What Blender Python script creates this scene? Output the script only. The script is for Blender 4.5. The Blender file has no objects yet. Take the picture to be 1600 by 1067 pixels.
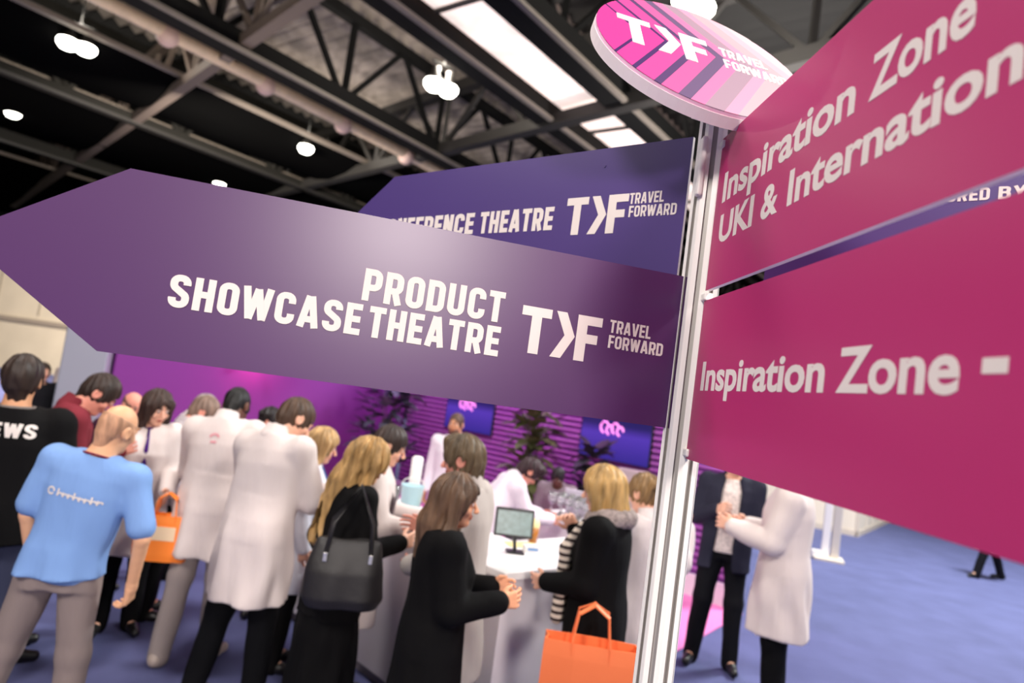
import bpy, bmesh, math, random
import numpy as np
from mathutils import Vector, Matrix
from mathutils.bvhtree import BVHTree

random.seed(7)
PI = math.pi
SC = bpy.context.scene
COL = SC.collection
R = math.radians

# ------------------------------------------------------------------ camera
cd = bpy.data.cameras.new('camera')
cam = bpy.data.objects.new('camera', cd)
COL.objects.link(cam)
cd.sensor_fit = 'HORIZONTAL'; cd.sensor_width = 36.0; cd.lens = 36.0 * 1067 / 1600
cd.clip_start = 0.02; cd.clip_end = 400
pitch, roll = R(4.394), R(7.942)
fw = Vector((0, math.cos(pitch), math.sin(pitch))); up0 = Vector((0, -math.sin(pitch), math.cos(pitch)))
rt0 = Vector((1, 0, 0))
rt = rt0 * math.cos(roll) + up0 * math.sin(roll)
up = up0 * math.cos(roll) - rt0 * math.sin(roll)
M = Matrix((rt, up, -fw)).transposed().to_4x4()
M.translation = Vector((0, 0, 2.02))
cam.matrix_world = M
cd.dof.use_dof = True; cd.dof.focus_distance = 1.42; cd.dof.aperture_fstop = 2.5
SC.camera = cam

# ------------------------------------------------------------------ light
SC.view_settings.view_transform = 'Standard'; SC.view_settings.look = 'None'
SC.view_settings.exposure = 0.0; SC.view_settings.gamma = 1.0
SC.view_settings.use_curve_mapping = False
w = bpy.data.worlds.new('hall_air'); SC.world = w; w.use_nodes = True
w.node_tree.nodes['Background'].inputs[0].default_value = (1.0, 0.92, 0.86, 1)
w.node_tree.nodes['Background'].inputs[1].default_value = 0.30

def lamp(name, kind, loc, power, color=(1, 1, 1), size=1.0, aim=None, spread=None, sizey=None):
    l = bpy.data.lights.new(name, kind); l.energy = power; l.color = color
    if kind == 'AREA':
        l.shape = 'RECTANGLE' if sizey else 'DISK'; l.size = size
        if sizey: l.size_y = sizey
        if spread: l.spread = R(spread)
    elif kind == 'SPOT':
        l.spot_size = R(spread or 80); l.spot_blend = 0.8; l.shadow_soft_size = size
    else:
        l.shadow_soft_size = size
    o = bpy.data.objects.new(name, l); COL.objects.link(o); o.location = loc
    if aim is not None:
        o.rotation_euler = (Vector(aim) - Vector(loc)).to_track_quat('-Z', 'Y').to_euler()
    return o

# hall floodlights over the aisle, with added fill and glare lamps among them (behind, beside and over the camera)
lamp('hall_and_fill_light', 'AREA', (-4.0, -6.0, 8.5), 900, (1, .93, .88), 2.2, (-1, 3, 1))
lamp('hall_and_fill_light', 'AREA', (5.0, -3.0, 9.0), 500, (1, .93, .88), 2.0, (2, 5, 1))
lamp('hall_and_fill_light', 'AREA', (6.8, 2.6, 9.0), 400, (1, .94, .9), 1.6, (2.5, 4.5, 0))
lamp('board_glare_lamp', 'AREA', (2.3, -6.6, 4.2), 66, (1, .9, .85), 1.0, (-.3, 1.3, 2.2), spread=70)  # unseen lamp added behind the camera for glare on the purple board
lamp('hall_and_fill_light', 'AREA', (-7.0, 1.0, 7.0), 19, (1, .92, .88), 1.4, (.4, 1.0, 2.2), spread=60)  # unseen lamp added to brighten the magenta boards
lamp('hall_and_fill_light', 'AREA', (-3.0, 4.6, 9.0), 420, (1, .94, .9), 1.6, (-2.4, 4.6, 0))
lamp('roof_fill_lamp', 'AREA', (-7.5, 14.0, 4.4), 170, (1, .86, .70), .8, (-9.5, 19.5, 11), spread=120)  # added lamp, brightens the pipe and roof steel from below
lamp('roof_fill_lamp', 'AREA', (6.5, 17.0, 6.0), 900, (1, .93, .86), .8, (5.5, 20, 14), spread=120)  # lamp without fixture, added to brighten the right-hand roof deck
lamp('hall_and_fill_light', 'AREA', (9.0, 10.0, 9.5), 2500, (.96, 1, .98), 2.5, (7.5, 9, 0))
lamp('hall_and_fill_light', 'AREA', (-11.0, 21.0, 8.5), 6000, (1, .9, .78), 3, (-12, 27, 2))

# ------------------------------------------------------------------ helpers
def tag(o, label=None, cat=None, group=None, kind=None):
    if label: o['label'] = label
    if cat: o['category'] = cat
    if group: o['group'] = group
    if kind: o['kind'] = kind
    return o

def empty(name, loc=(0, 0, 0), rz=0.0, label=None, cat=None, group=None):
    o = bpy.data.objects.new(name, None); COL.objects.link(o)
    o.location = loc; o.rotation_euler = (0, 0, rz); o.empty_display_size = .1
    return tag(o, label, cat, group)

def lin(c):
    return c / 12.92 if c <= .04045 else ((c + .055) / 1.055) ** 2.4
def srgb(r, g, b):
    return (lin(r / 255), lin(g / 255), lin(b / 255))

MATS = {}
def mat(name, col, rough=.6, metal=0.0, spec=.5, emit=None, es=1.0, noise=0.0, nscale=12.0, nstretch=(1, 1, 1), bump=0.0, bscale=60.0, trans=0.0, sheen=0.0):
    if name in MATS: return MATS[name]
    m = bpy.data.materials.new(name); m.use_nodes = True
    nt = m.node_tree; b = nt.nodes['Principled BSDF']
    b.inputs['Base Color'].default_value = (*col, 1)
    b.inputs['Roughness'].default_value = rough
    b.inputs['Metallic'].default_value = metal
    b.inputs['Specular IOR Level'].default_value = spec
    if trans: b.inputs['Transmission Weight'].default_value = trans
    if sheen: b.inputs['Sheen Weight'].default_value = sheen
    if emit:
        b.inputs['Emission Color'].default_value = (*emit, 1); b.inputs['Emission Strength'].default_value = es
    if noise or bump:
        tc = nt.nodes.new('ShaderNodeTexCoord'); mp = nt.nodes.new('ShaderNodeMapping')
        nt.links.new(tc.outputs['Object'], mp.inputs[0]); mp.inputs['Scale'].default_value = nstretch
    if noise:
        nz = nt.nodes.new('ShaderNodeTexNoise'); nz.inputs['Scale'].default_value = nscale; nz.inputs['Detail'].default_value = 3
        nt.links.new(mp.outputs[0], nz.inputs[0])
        mx = nt.nodes.new('ShaderNodeMix'); mx.data_type = 'RGBA'
        mx.inputs[6].default_value = (*[max(0, c * (1 - noise)) for c in col], 1)
        mx.inputs[7].default_value = (*[min(1, c * (1 + noise)) for c in col], 1)
        rp = nt.nodes.new('ShaderNodeMapRange'); rp.inputs[1].default_value = .32; rp.inputs[2].default_value = .68
        nt.links.new(nz.outputs[0], rp.inputs[0]); nt.links.new(rp.outputs[0], mx.inputs[0])
        nt.links.new(mx.outputs[2], b.inputs['Base Color'])
    if bump:
        n2 = nt.nodes.new('ShaderNodeTexNoise'); n2.inputs['Scale'].default_value = bscale
        nt.links.new(mp.outputs[0], n2.inputs[0])
        bp = nt.nodes.new('ShaderNodeBump'); bp.inputs['Strength'].default_value = bump; bp.inputs['Distance'].default_value = .01
        nt.links.new(n2.outputs[0], bp.inputs['Height']); nt.links.new(bp.outputs[0], b.inputs['Normal'])
    MATS[name] = m
    return m

def stripes(name, c1, c2, scale, axis='Z', rough=.8, duty=.5):
    if name in MATS: return MATS[name]
    m = mat(name, c1, rough); nt = m.node_tree; b = nt.nodes['Principled BSDF']
    tc = nt.nodes.new('ShaderNodeTexCoord'); sp = nt.nodes.new('ShaderNodeSeparateXYZ')
    nt.links.new(tc.outputs['Object'], sp.inputs[0])
    mu = nt.nodes.new('ShaderNodeMath'); mu.operation = 'MULTIPLY'; mu.inputs[1].default_value = scale
    fr = nt.nodes.new('ShaderNodeMath'); fr.operation = 'FRACT'
    gt = nt.nodes.new('ShaderNodeMath'); gt.operation = 'GREATER_THAN'; gt.inputs[1].default_value = duty
    nt.links.new(sp.outputs[axis], mu.inputs[0]); nt.links.new(mu.outputs[0], fr.inputs[0]); nt.links.new(fr.outputs[0], gt.inputs[0])
    mx = nt.nodes.new('ShaderNodeMix'); mx.data_type = 'RGBA'
    mx.inputs[6].default_value = (*c1, 1); mx.inputs[7].default_value = (*c2, 1)
    nt.links.new(gt.outputs[0], mx.inputs[0]); nt.links.new(mx.outputs[2], b.inputs['Base Color'])
    return m

class MB:
    """collects faces and builds one mesh object"""
    def __init__(s): s.v = []; s.f = []; s.mi = []
    def add(s, vs, fs, mi=0):
        k = len(s.v); s.v += [tuple(p) for p in vs]; s.f += [tuple(i + k for i in q) for q in fs]; s.mi += [mi] * len(fs)
    def box(s, c, d, rz=0.0, mi=0, rx=0.0, bev=0.0):
        hx, hy, hz = d[0] / 2, d[1] / 2, d[2] / 2
        bm = bmesh.new(); bmesh.ops.create_cube(bm, size=1)
        bmesh.ops.scale(bm, vec=d, verts=bm.verts)
        if bev: bmesh.ops.bevel(bm, geom=list(bm.edges), offset=bev, segments=2, affect='EDGES', profile=.5)
        bm.transform(Matrix.Translation(c) @ Matrix.Rotation(rz, 4, 'Z') @ Matrix.Rotation(rx, 4, 'X'))
        s.bm(bm, mi)
    def bm(s, bm, mi=0):
        bm.verts.index_update()
        s.add([v.co[:] for v in bm.verts], [[v.index for v in f.verts] for f in bm.faces], mi); bm.free()
    def tube(s, pts, r, n=8, mi=0, cap=True, closed=False):
        pts = [Vector(p) for p in pts]; k = len(pts); vs = []; fs = []
        rs = r if isinstance(r, (list, tuple)) else [r] * k
        for i, p in enumerate(pts):
            t = (pts[min(i + 1, k - 1)] - pts[max(i - 1, 0)]) if not closed else (pts[(i + 1) % k] - pts[i - 1])
            t.normalize(); a = Vector((0, 0, 1)) if abs(t.z) < .9 else Vector((1, 0, 0))
            x = t.cross(a).normalized(); y = t.cross(x)
            for j in range(n):
                q = 2 * PI * j / n; vs.append(p + (x * math.cos(q) + y * math.sin(q)) * rs[i])
        m = k if closed else k - 1
        for i in range(m):
            for j in range(n):
                a, b = i * n + j, i * n + (j + 1) % n; i2 = ((i + 1) % k) * n
                fs.append((a, b, i2 + (j + 1) % n, i2 + j))
        if cap and not closed:
            fs.append(tuple(range(n - 1, -1, -1))); fs.append(tuple((k - 1) * n + j for j in range(n)))
        s.add(vs, fs, mi)
    def beam(s, a, b, w_, h_, mi=0):
        a, b = Vector(a), Vector(b); t = (b - a).normalized()
        u = Vector((0, 0, 1)) if abs(t.z) < .95 else Vector((1, 0, 0))
        x = t.cross(u).normalized(); y = x.cross(t)
        vs = [p + x * sx * w_ / 2 + y * sy * h_ / 2 for p in (a, b) for sx, sy in ((-1, -1), (1, -1), (1, 1), (-1, 1))]
        s.add(vs, [(3, 2, 1, 0), (4, 5, 6, 7), (0, 1, 5, 4), (1, 2, 6, 5), (2, 3, 7, 6), (3, 0, 4, 7)], mi)
    def prism(s, poly, y0, y1, mi=0):
        """poly in XZ, extruded from y0 (front) to y1"""
        n = len(poly)
        area = sum(poly[i][0] * poly[(i + 1) % n][1] - poly[(i + 1) % n][0] * poly[i][1] for i in range(n))
        if area < 0: poly = poly[::-1]
        vs = [(x, y0, z) for x, z in poly] + [(x, y1, z) for x, z in poly]
        fs = [tuple(range(n)), tuple(range(2 * n - 1, n - 1, -1))]
        fs += [(i + n, (i + 1) % n + n, (i + 1) % n, i) for i in range(n)]
        s.add(vs, fs, mi)
    def lathe(s, prof, n=24, c=(0, 0, 0), mi=0, cap=True):
        vs = []; fs = []
        for r, z in prof:
            for j in range(n):
                a = 2 * PI * j / n; vs.append((c[0] + r * math.cos(a), c[1] + r * math.sin(a), c[2] + z))
        for i in range(len(prof) - 1):
            for j in range(n):
                fs.append((i * n + j, i * n + (j + 1) % n, (i + 1) * n + (j + 1) % n, (i + 1) * n + j))
        if cap:
            fs.append(tuple(range(n - 1, -1, -1))); k = (len(prof) - 1) * n; fs.append(tuple(k + j for j in range(n)))
        s.add(vs, fs, mi)
    def build(s, name, m, parent=None, smooth=False, loc=None, rot=None):
        me = bpy.data.meshes.new(name); me.from_pydata(s.v, [], s.f); me.update()
        for x in (m if isinstance(m, (list, tuple)) else [m]): me.materials.append(x)
        if any(s.mi): me.polygons.foreach_set('material_index', s.mi)
        if smooth: me.polygons.foreach_set('use_smooth', [True] * len(me.polygons))
        o = bpy.data.objects.new(name, me); COL.objects.link(o)
        if parent: o.parent = parent
        if loc is not None: o.location = loc
        if rot is not None: o.rotation_euler = rot
        return o

# ------------------------------------------------------------------ stroke lettering (condensed bold capitals)
TH = .2
def arc(cx, cy, r, a0, a1, n=5):
    return [(cx + r * math.cos(R(a0 + (a1 - a0) * i / n)), cy + r * math.sin(R(a0 + (a1 - a0) * i / n))) for i in range(n + 1)]
def glyph(ch, w_=.54):
    t = TH; l, r, b, T, m = t / 2, w_ - t / 2, t / 2, 1 - t / 2, .5; q = .15; c = w_ / 2
    if ch == 'O': return w_, [(arc(r - q, T - q, q, 0, 90) + arc(l + q, T - q, q, 90, 180) + arc(l + q, b + q, q, 180, 270) + arc(r - q, b + q, q, 270, 360), True)]
    if ch == 'D': return w_, [([(l, 0), (l, 1)], 0), ([(l, T)] + arc(r - q, T - q, q, 90, 0) + arc(r - q, b + q, q, 0, -90) + [(l, b)], 0)]
    if ch == 'P': return w_, [([(l, 0), (l, 1)], 0), ([(l, T)] + arc(r - q, T - q, q, 90, 0) + arc(r - q, .42 + q, q, 0, -90) + [(l, .42)], 0)]
    if ch == 'R': return w_, glyph('P')[1] + [([(r - .15, .45), (r + .0, 0)], 0)]
    if ch == 'B': return w_, [([(l, 0), (l, 1)], 0), ([(l, T)] + arc(r - .13, T - .13, .12, 90, 0) + arc(r - .14, m + .14, .12, 0, -90) + [(l, m + .02)], 0), ([(l, m + .02)] + arc(r - q, m - .13, q, 90, 0) + arc(r - q, b + q, q, 0, -90) + [(l, b)], 0)]
    if ch == 'U': return w_, [([(l, 1)] + arc(l + q, b + q, q, 180, 270) + arc(r - q, b + q, q, 270, 360) + [(r, 1)], 0)]
    if ch == 'C': return w_, [([(r, .66)] + arc(r - q, T - q, q, 0, 90) + arc(l + q, T - q, q, 90, 180) + arc(l + q, b + q, q, 180, 270) + arc(r - q, b + q, q, 270, 360) + [(r, .34)], 0)]
    if ch == 'S': return w_, [([(r, .7)] + arc(r - q, T - q, q, 0, 90) + arc(l + q, T - q, q, 90, 180) + arc(l + q, .5 + .2, q + .0, 180, 235) + arc(r - q, .5 - .2, q, 55, 0) + arc(r - q, b + q, q, 0, -90) + arc(l + q, b + q, q, 270, 180) + [(l, .3)], 0)]
    if ch == 'T': return w_ * .94, [([(0, T), (w_ * .94, T)], 0), ([(w_ * .47, T), (w_ * .47, 0)], 0)]
    if ch == 'H': return w_, [([(l, 0), (l, 1)], 0), ([(r, 0), (r, 1)], 0), ([(l, m), (r, m)], 0)]
    if ch == 'E': return w_ * .85, [([(l, 0), (l, 1)], 0), ([(l, T), (w_ * .85, T)], 0), ([(l, m), (w_ * .8, m)], 0), ([(l, b), (w_ * .85, b)], 0)]
    if ch == 'F': return w_ * .83, [([(l, 0), (l, 1)], 0), ([(l, T), (w_ * .83, T)], 0), ([(l, m - .03), (w_ * .78, m - .03)], 0)]
    if ch == 'L': return w_ * .8, [([(l, 1), (l, 0)], 0), ([(l, b), (w_ * .8, b)], 0)]
    if ch == 'A': return w_ * 1.1, [([(l * .9, 0), (w_ * .55 - .03, 1)], 0), ([(w_ * 1.1 - l * .9, 0), (w_ * .55 + .03, 1)], 0), ([(.16, .26), (w_ * 1.1 - .16, .26)], 0)]
    if ch == 'V': return w_ * 1.08, [([(l * .9, 1), (w_ * .54 - .03, 0)], 0), ([(w_ * 1.08 - l * .9, 1), (w_ * .54 + .03, 0)], 0)]
    if ch == 'W': return w_ * 1.5, [([(l * .8, 1), (w_ * .42, 0)], 0), ([(w_ * .42, 0), (w_ * .75, .95)], 0), ([(w_ * .75, .95), (w_ * 1.08, 0)], 0), ([(w_ * 1.08, 0), (w_ * 1.5 - l * .8, 1)], 0)]
    if ch == 'N': return w_ * 1.03, [([(l, 0), (l, 1)], 0), ([(r + .016, 0), (r + .016, 1)], 0), ([(l, 1), (r + .016, 0)], 0)]
    if ch == 'Y': return w_ * 1.05, [([(l * .9, 1), (w_ * .525, .42)], 0), ([(w_ * 1.05 - l * .9, 1), (w_ * .525, .42)], 0), ([(w_ * .525, .5), (w_ * .525, 0)], 0)]
    return w_ * .45, []

def strip(mb, pts, closed, t, y0, y1, mi=0):
    P = [Vector(p) for p in pts]; n = len(P); L = []; Rr = []
    for i in range(n):
        a = P[i - 1] if (i > 0 or closed) else None
        b = P[(i + 1) % n] if (i < n - 1 or closed) else None
        d1 = (P[i] - a).normalized() if a is not None and (P[i] - a).length > 1e-6 else None
        d2 = (b - P[i]).normalized() if b is not None and (b - P[i]).length > 1e-6 else None
        if d1 is None: d1 = d2
        if d2 is None: d2 = d1
        n1 = Vector((-d1.y, d1.x)); n2 = Vector((-d2.y, d2.x)); nn = (n1 + n2)
        nn = nn.normalized() if nn.length > 1e-4 else n1
        k = 1 / max(.5, nn.dot(n1)); L.append(P[i] + nn * t / 2 * k); Rr.append(P[i] - nn * t / 2 * k)
    m = n if closed else n - 1
    for i in range(m):
        j = (i + 1) % n
        mb.prism([tuple(Rr[i]), tuple(Rr[j]), tuple(L[j]), tuple(L[i])], y0, y1, mi)

SEQ = [0]
def stroke_text(mb, s, x0, x1, z0, z1, y0=-.0062, y1=-.004, gap=.1, mi=0, th=None):
    """capitals fitted between x0..x1 and z0..z1, facing -Y"""
    global TH
    if th: TH = th
    out = []; x = 0
    for ch in s:
        wd, st = glyph(ch)
        out.append((x, st)); x += wd + gap
    x -= gap; kx = (x1 - x0) / x; kz = z1 - z0
    for ox, st in out:
        for pts, cl in st:
            tmp = MB(); SEQ[0] = (SEQ[0] + 1) % 7; strip(tmp, pts, bool(cl), TH, y0 - SEQ[0] * .00007, y1)
            mb.add([(x0 + (vx + ox) * kx, vy, z0 + vz * kz) for vx, vy, vz in tmp.v], tmp.f, mi)
    TH = .2

_fc = {}
def word(name, parent, fn, *a, **k):
    t_ = MB(); fn(t_, *a, **k); return t_.build(name, M_WHITE_LET, parent)

def font_text(mb, s, x0, x1, z0, cap, y0=-.0055, y1=-.0048, bold=.026):
    cu = bpy.data.curves.new('t', 'FONT'); cu.body = s; cu.size = 1; cu.offset = bold; cu.resolution_u = 4
    o = bpy.data.objects.new('t', cu); COL.objects.link(o)
    dg = bpy.context.evaluated_depsgraph_get(); me = bpy.data.meshes.new_from_object(o.evaluated_get(dg))
    bpy.data.objects.remove(o)
    vs = [v.co.copy() for v in me.vertices]; fs = [list(p.vertices) for p in me.polygons]
    xs = [v.x for v in vs]; kx = (x1 - x0) / (max(xs) - min(xs)); mx = min(xs); kz = cap / .74
    pts = [(x0 + (v.x - mx) * kx, y0, z0 + v.y * kz) for v in vs]
    nrm = [p for p in fs]
    mb.add(pts, nrm)
    # side walls from boundary edges
    ed = {}
    for p in fs:
        for a, b in zip(p, p[1:] + p[:1]):
            k = (min(a, b), max(a, b)); ed.setdefault(k, []).append((a, b))
    k0 = len(mb.v)
    back = [(x, y1, z) for x, y, z in pts]
    mb.v += back; base = k0 - len(pts)
    for k, l in ed.items():
        if len(l) == 1:
            a, b = l[0]; mb.f.append((base + b, base + a, k0 + a, k0 + b)); mb.mi.append(0)
    bpy.data.meshes.remove(me)

# ------------------------------------------------------------------ palette
M_WHITE_LET = mat('white_vinyl', srgb(222, 212, 205), .55, spec=.25)
M_PURPLE = mat('deep_purple_print', srgb(78, 44, 92), .33, spec=.5)
M_INDIGO = mat('indigo_print', srgb(74, 56, 116), .34, spec=.45)
M_PINK = mat('magenta_print', srgb(178, 44, 104), .36, spec=.4)
M_EDGE = mat('white_foam_edge', srgb(215, 198, 205), .5)
M_ALU = mat('brushed_aluminium', srgb(246, 241, 234), .4, .08, noise=.05, nscale=40, nstretch=(1, 1, .05))
M_ALU_DARK = mat('profile_groove', srgb(186, 180, 174), .45, .3)
M_BLACK = mat('black_plastic', (.012, .012, .013), .45)

# ------------------------------------------------------------------ hall shell
CARPET = mat('blue_carpet', srgb(88, 92, 134), .85, spec=.25, noise=.10, nscale=2.2, bump=.35, bscale=420)
def quad_floor():
    mb = MB(); mb.box((0, 25, -.05), (110, 100, .1)); o = mb.build('floor', CARPET); tag(o, kind='structure'); return o
quad_floor()

M_DECK_D = mat('dark_roof_deck', (.012, .0115, .011), .85)
M_DECK_G = mat('grey_ribbed_roof_deck', srgb(150, 140, 132), .8, noise=.35, nscale=1.2)
M_STEEL = mat('dark_painted_steel', srgb(44, 42, 40), .6)
M_STEELB = mat('black_painted_steel', (.006, .006, .006), .8, spec=.15)
M_STEELK = mat('charcoal_steel', srgb(30, 29, 26), .8, spec=.2)
M_STEEL_LIT = mat('lit_flange_steel', srgb(120, 112, 104), .6)  # light on the flange edge put into the steel colour
M_PIPE = mat('beige_lagged_pipe', srgb(214, 192, 164), .7, noise=.1, nscale=3)
D1 = Vector((.6, .8, 0)); N1 = Vector((.8, -.6, 0))      # bay direction / across the bays
def bay(n, s, z): return N1 * n + D1 * s + Vector((0, 0, z))

# ribbed roof deck, one mesh per bay
def deck(name, n0, n1, s0, s1, z, m, rib=.6, rh=.22):
    mb = MB(); k = int((s1 - s0) / rib)
    vs = []; fs = []
    for i in range(k * 2 + 1):
        s = s0 + (s1 - s0) * i / (k * 2); zz = z + (rh if (i // 1) % 2 else 0)
        for n in (n0, n1): vs.append(bay(n, s, zz)); 
        for n in (n0, n1): vs.append(bay(n, s, z + .5))
    for i in range(k * 2):
        a = i * 4; b = a + 4
        fs += [(a, a + 1, b + 1, b), (a + 2, b + 2, b + 3, a + 3)]
    mb.add(vs, fs); o = mb.build(name, m); tag(o, kind='structure'); return o
deck('ceiling', -140, -29.7, -60, 110, 14.4, M_DECK_D)
deck('ceiling', -29.7, -19, -30, 75, 14.4, M_DECK_G)
deck('ceiling', -19, -12.4, -30, 110, 14.2, M_DECK_G)
deck('ceiling', -12.4, -3, -30, 75, 14.2, M_DECK_D)
deck('ceiling', -3, 12, -30, 75, 14.2, M_DECK_G, 1.6, .5)
deck('ceiling', 12, 50, -30, 75, 14.2, M_DECK_G, 1.6, .5)

# black drapes slung between the trusses on the left
def drape(n0, n1, z, i):
    mb = MB(); vs = []; fs = []
    for k in range(61):
        s = -30 + k * 2.0
        for j in range(5):
            t_ = j / 4; vs.append(bay(n0 + (n1 - n0) * t_, s, z - .5 * math.sin(PI * t_) - .06 * math.sin(k * 1.7 + j)))
    for k in range(60):
        for j in range(4): a = k * 5 + j; fs.append((a, a + 1, a + 6, a + 5))
    mb.add(vs, fs); o = mb.build('ceiling_drape', mat('black_drape', (.003, .003, .003), 1.0, spec=0.0), None, True); tag(o, kind='structure')
    e = MB(); e.beam(bay(n1, -30, z), bay(n1, 90, z), .22, .14); e.build('edge_batten', mat('batten_grey', srgb(126, 116, 106), .7), o)
drape(-29.3, -23.9, 11.35, 0); drape(-39.8, -30.1, 11.35, 1); drape(-70, -46, 11.35, 2)

# translucent skylight strip
def skylight():
    m = mat('translucent_skylight', srgb(226, 206, 198), .6, emit=srgb(226, 206, 198), es=1.25, noise=.22, nscale=.9)
    nt = m.node_tree; b = nt.nodes['Principled BSDF']
    nt.links.new(b.inputs['Base Color'].links[0].from_socket, b.inputs['Emission Color'])
    mb = MB(); a, c = bay(-12.62, -30, 11.5), bay(-10.75, -30, 11.5)
    e = D1 * 105
    mb.add([a, c, c + e, a + e, a + Vector((0, 0, .1)), c + Vector((0, 0, .1)), c + e + Vector((0, 0, .1)), a + e + Vector((0, 0, .1))], [(0, 3, 2, 1), (4, 5, 6, 7), (0, 1, 5, 4), (2, 3, 7, 6)])
    o = mb.build('window_1', m); tag(o, kind='structure')
    f = MB()
    for i in range(13): f.beam(bay(-12.6, -28.4 + i * 8.0, 11.44), bay(-10.8, -28.4 + i * 8.0, 11.44), .10, .10)
    f.build('window_frame', M_STEEL, o)
skylight()
# ------------------------------------------------------------------ roof steel
def truss(name, n, label, zb=11.0, zt=13.9, m=None, wch=.5, hch=.55, pitch_=4.6, s0=-22.9, s1=68):
    m = m or M_STEELB
    r = empty(name, bay(n, s0, 0), 0, label, 'roof truss', 'long roof trusses'); o = bay(n, s0, 0)
    q = lambda s, z: bay(n, s, z) - o
    c = MB(); c.beam(q(s0, zb), q(s1, zb), wch, hch); c.build('bottom_chord', m, r)
    c = MB(); c.beam(q(s0, zt), q(s1, zt), .35, .35); c.build('top_chord', m, r)
    wb = MB(); k = int((s1 - s0) / pitch_)
    for i in range(k):
        a = s0 + i * pitch_
        wb.beam(q(a, zb), q(a, zt), .2, .2); wb.beam(q(a, zb), q(a + pitch_ / 2, zt), .16, .16); wb.beam(q(a + pitch_, zb), q(a + pitch_ / 2, zt), .16, .16)
    wb.build('web_bracing', m, r)
    e = MB(); 
    e.beam(q(s0, zb - hch / 2) + N1 * (wch / 2 + .1), q(s1, zb - hch / 2) + N1 * (wch / 2 + .1), .16, .1)
    e.build('flange_lip', M_STEEL_LIT if m is not M_STEELK else M_STEEL, r)  # paler lip: light along the flange painted as a lighter steel
    return r
truss('roof_truss', -18.9, 'black roof truss with round beige pipe hung along its left side', wch=.75, hch=.6)
truss('roof_truss', -29.7, 'dark grey roof truss left of the beige pipe', m=M_STEELK, wch=.45, hch=.4)
truss('roof_truss', -40.2, 'pale edged roof truss furthest left behind arrow tip', m=M_STEELK, wch=.5, hch=.6)
truss('roof_truss', -13.05, 'black roof truss along left edge of skylight strip', zb=11.3, zt=13.9, wch=.62, hch=.7)
truss('roof_truss', -10.2, 'black roof truss along right edge of skylight strip', zb=11.3, zt=13.9, wch=.7, hch=.7)

def cross(a, b, label, m, wch=.3, zb=11.0, zt=13.4, n_=9):
    a = Vector(a); b = Vector(b)
    r = empty('cross_truss', (a.x, a.y, 0), 0, label, 'roof truss', 'cross trusses'); d = b - a; o = Vector((0, 0, 0))
    q = lambda t, z: d * t + Vector((0, 0, z))
    for nm, z in (('bottom_chord', zb), ('top_chord', zt)):
        c = MB(); c.beam(q(0, z), q(1, z), wch, wch); c.build(nm, m, r)
    wb = MB()
    for i in range(n_):
        t0, t1 = i / n_, (i + 1) / n_; tm = (t0 + t1) / 2
        wb.beam(q(t0, zb), q(t0, zt), .16, .16); wb.beam(q(t0, zb), q(tm, zt), .16, .16); wb.beam(q(t1, zb), q(tm, zt), .16, .16)
    wb.build('web_bracing', m, r)
M_STEELW = mat('warm_grey_steel', srgb(104, 92, 84), .6)
cross((8.6, 0.4, 0), (-39, 51.4, 0), 'warm grey cross truss running from upper middle down to far left', M_STEELW, .34, n_=14)
cross((16, 5.5, 0), (-30, 53, 0), 'dark cross truss passing behind the upper indigo arrow', M_STEEL, .4, n_=14)
cross((-14, 5, 0), (-50, 40, 0), 'dark cross truss over the far left corner', M_STEEL, .3, n_=9)

def pipe():
    r = empty('lagged_pipe', bay(-20.2, -10, 0), 0, 'beige lagged pipe with round joints under black truss', 'pipe'); o = bay(-20.2, -10, 0)
    mb = MB(); mb.tube([bay(-20.2, s, 10.9) - o for s in range(-10, 66, 4)], .19, 12); mb.build('pipe_run', M_PIPE, r, True)
    for i in range(13):
        j = MB(); bm = bmesh.new(); bmesh.ops.create_uvsphere(bm, u_segments=14, v_segments=10, radius=.32)
        bm.transform(Matrix.Translation(bay(-20.25, 5.4 + i * 3.22, 10.85) - o)); j.bm(bm); j.build('joint', mat('pale_pink_joint', srgb(205, 176, 165), .6), r, True)
    d = MB(); d.tube([bay(-21.6, s, 12.2) - o for s in (-10, 66)], .3, 10)
    d.build('upper_duct', mat('grey_duct', srgb(96, 86, 78), .7, noise=.3, nscale=1), r, True)
pipe()

# high-bay ceiling lamps
M_GLOW = mat('lamp_diffuser', (1, .97, .88), .5, emit=(1, .96, .84), es=14)
M_HOUS = mat('lamp_housing', srgb(50, 48, 45), .5, .3)
def highbay(x, y, z, label, twin=False):
    r = empty('high_bay_lamp', (x, y, z), .6, label, 'ceiling lamp', 'glowing high-bay lamps')
    for k in ((-.24, .24) if twin else (0,)):
        h = MB(); h.lathe([(.06, .5), (.12, .48), (.13, .28), (.27, .06), (.29, 0), (.26, 0), (.12, .26)], 20, (k, 0, 0), cap=False); h.build('reflector', M_HOUS, r, True)
        g = MB(); g.lathe([(.27, .05), (.31, -.02), (.30, -.12), (.2, -.24), (.01, -.30)], 20, (k, 0, 0)); g.build('diffuser', M_GLOW, r, True)
    s = MB(); s.tube([(0, 0, .6), (0, 0, 13.9 - z)], .025, 6); 
    if twin: s.beam((-.4, 0, .62), (.4, 0, .62), .06, .06)
    s.build('hanger', M_STEELB, r)
    lamp('high_bay_light', 'POINT', (x, y, z + .75), 700 if twin else 260, (1, .90, .78), .2)
highbay(-14.8, 20.8, 11.0, 'glowing high-bay lamp highest on the left, beside the beige pipe', True)
highbay(-22.4, 28.5, 11.0, 'glowing high-bay lamp at the far left edge, above arrow tip')
highbay(-9.6, 27.8, 11.0, 'glowing high-bay lamp left of the indigo arrow')
highbay(-16.5, 35.6, 11.0, 'glowing high-bay lamp touching top edge of the big purple arrow')
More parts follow.
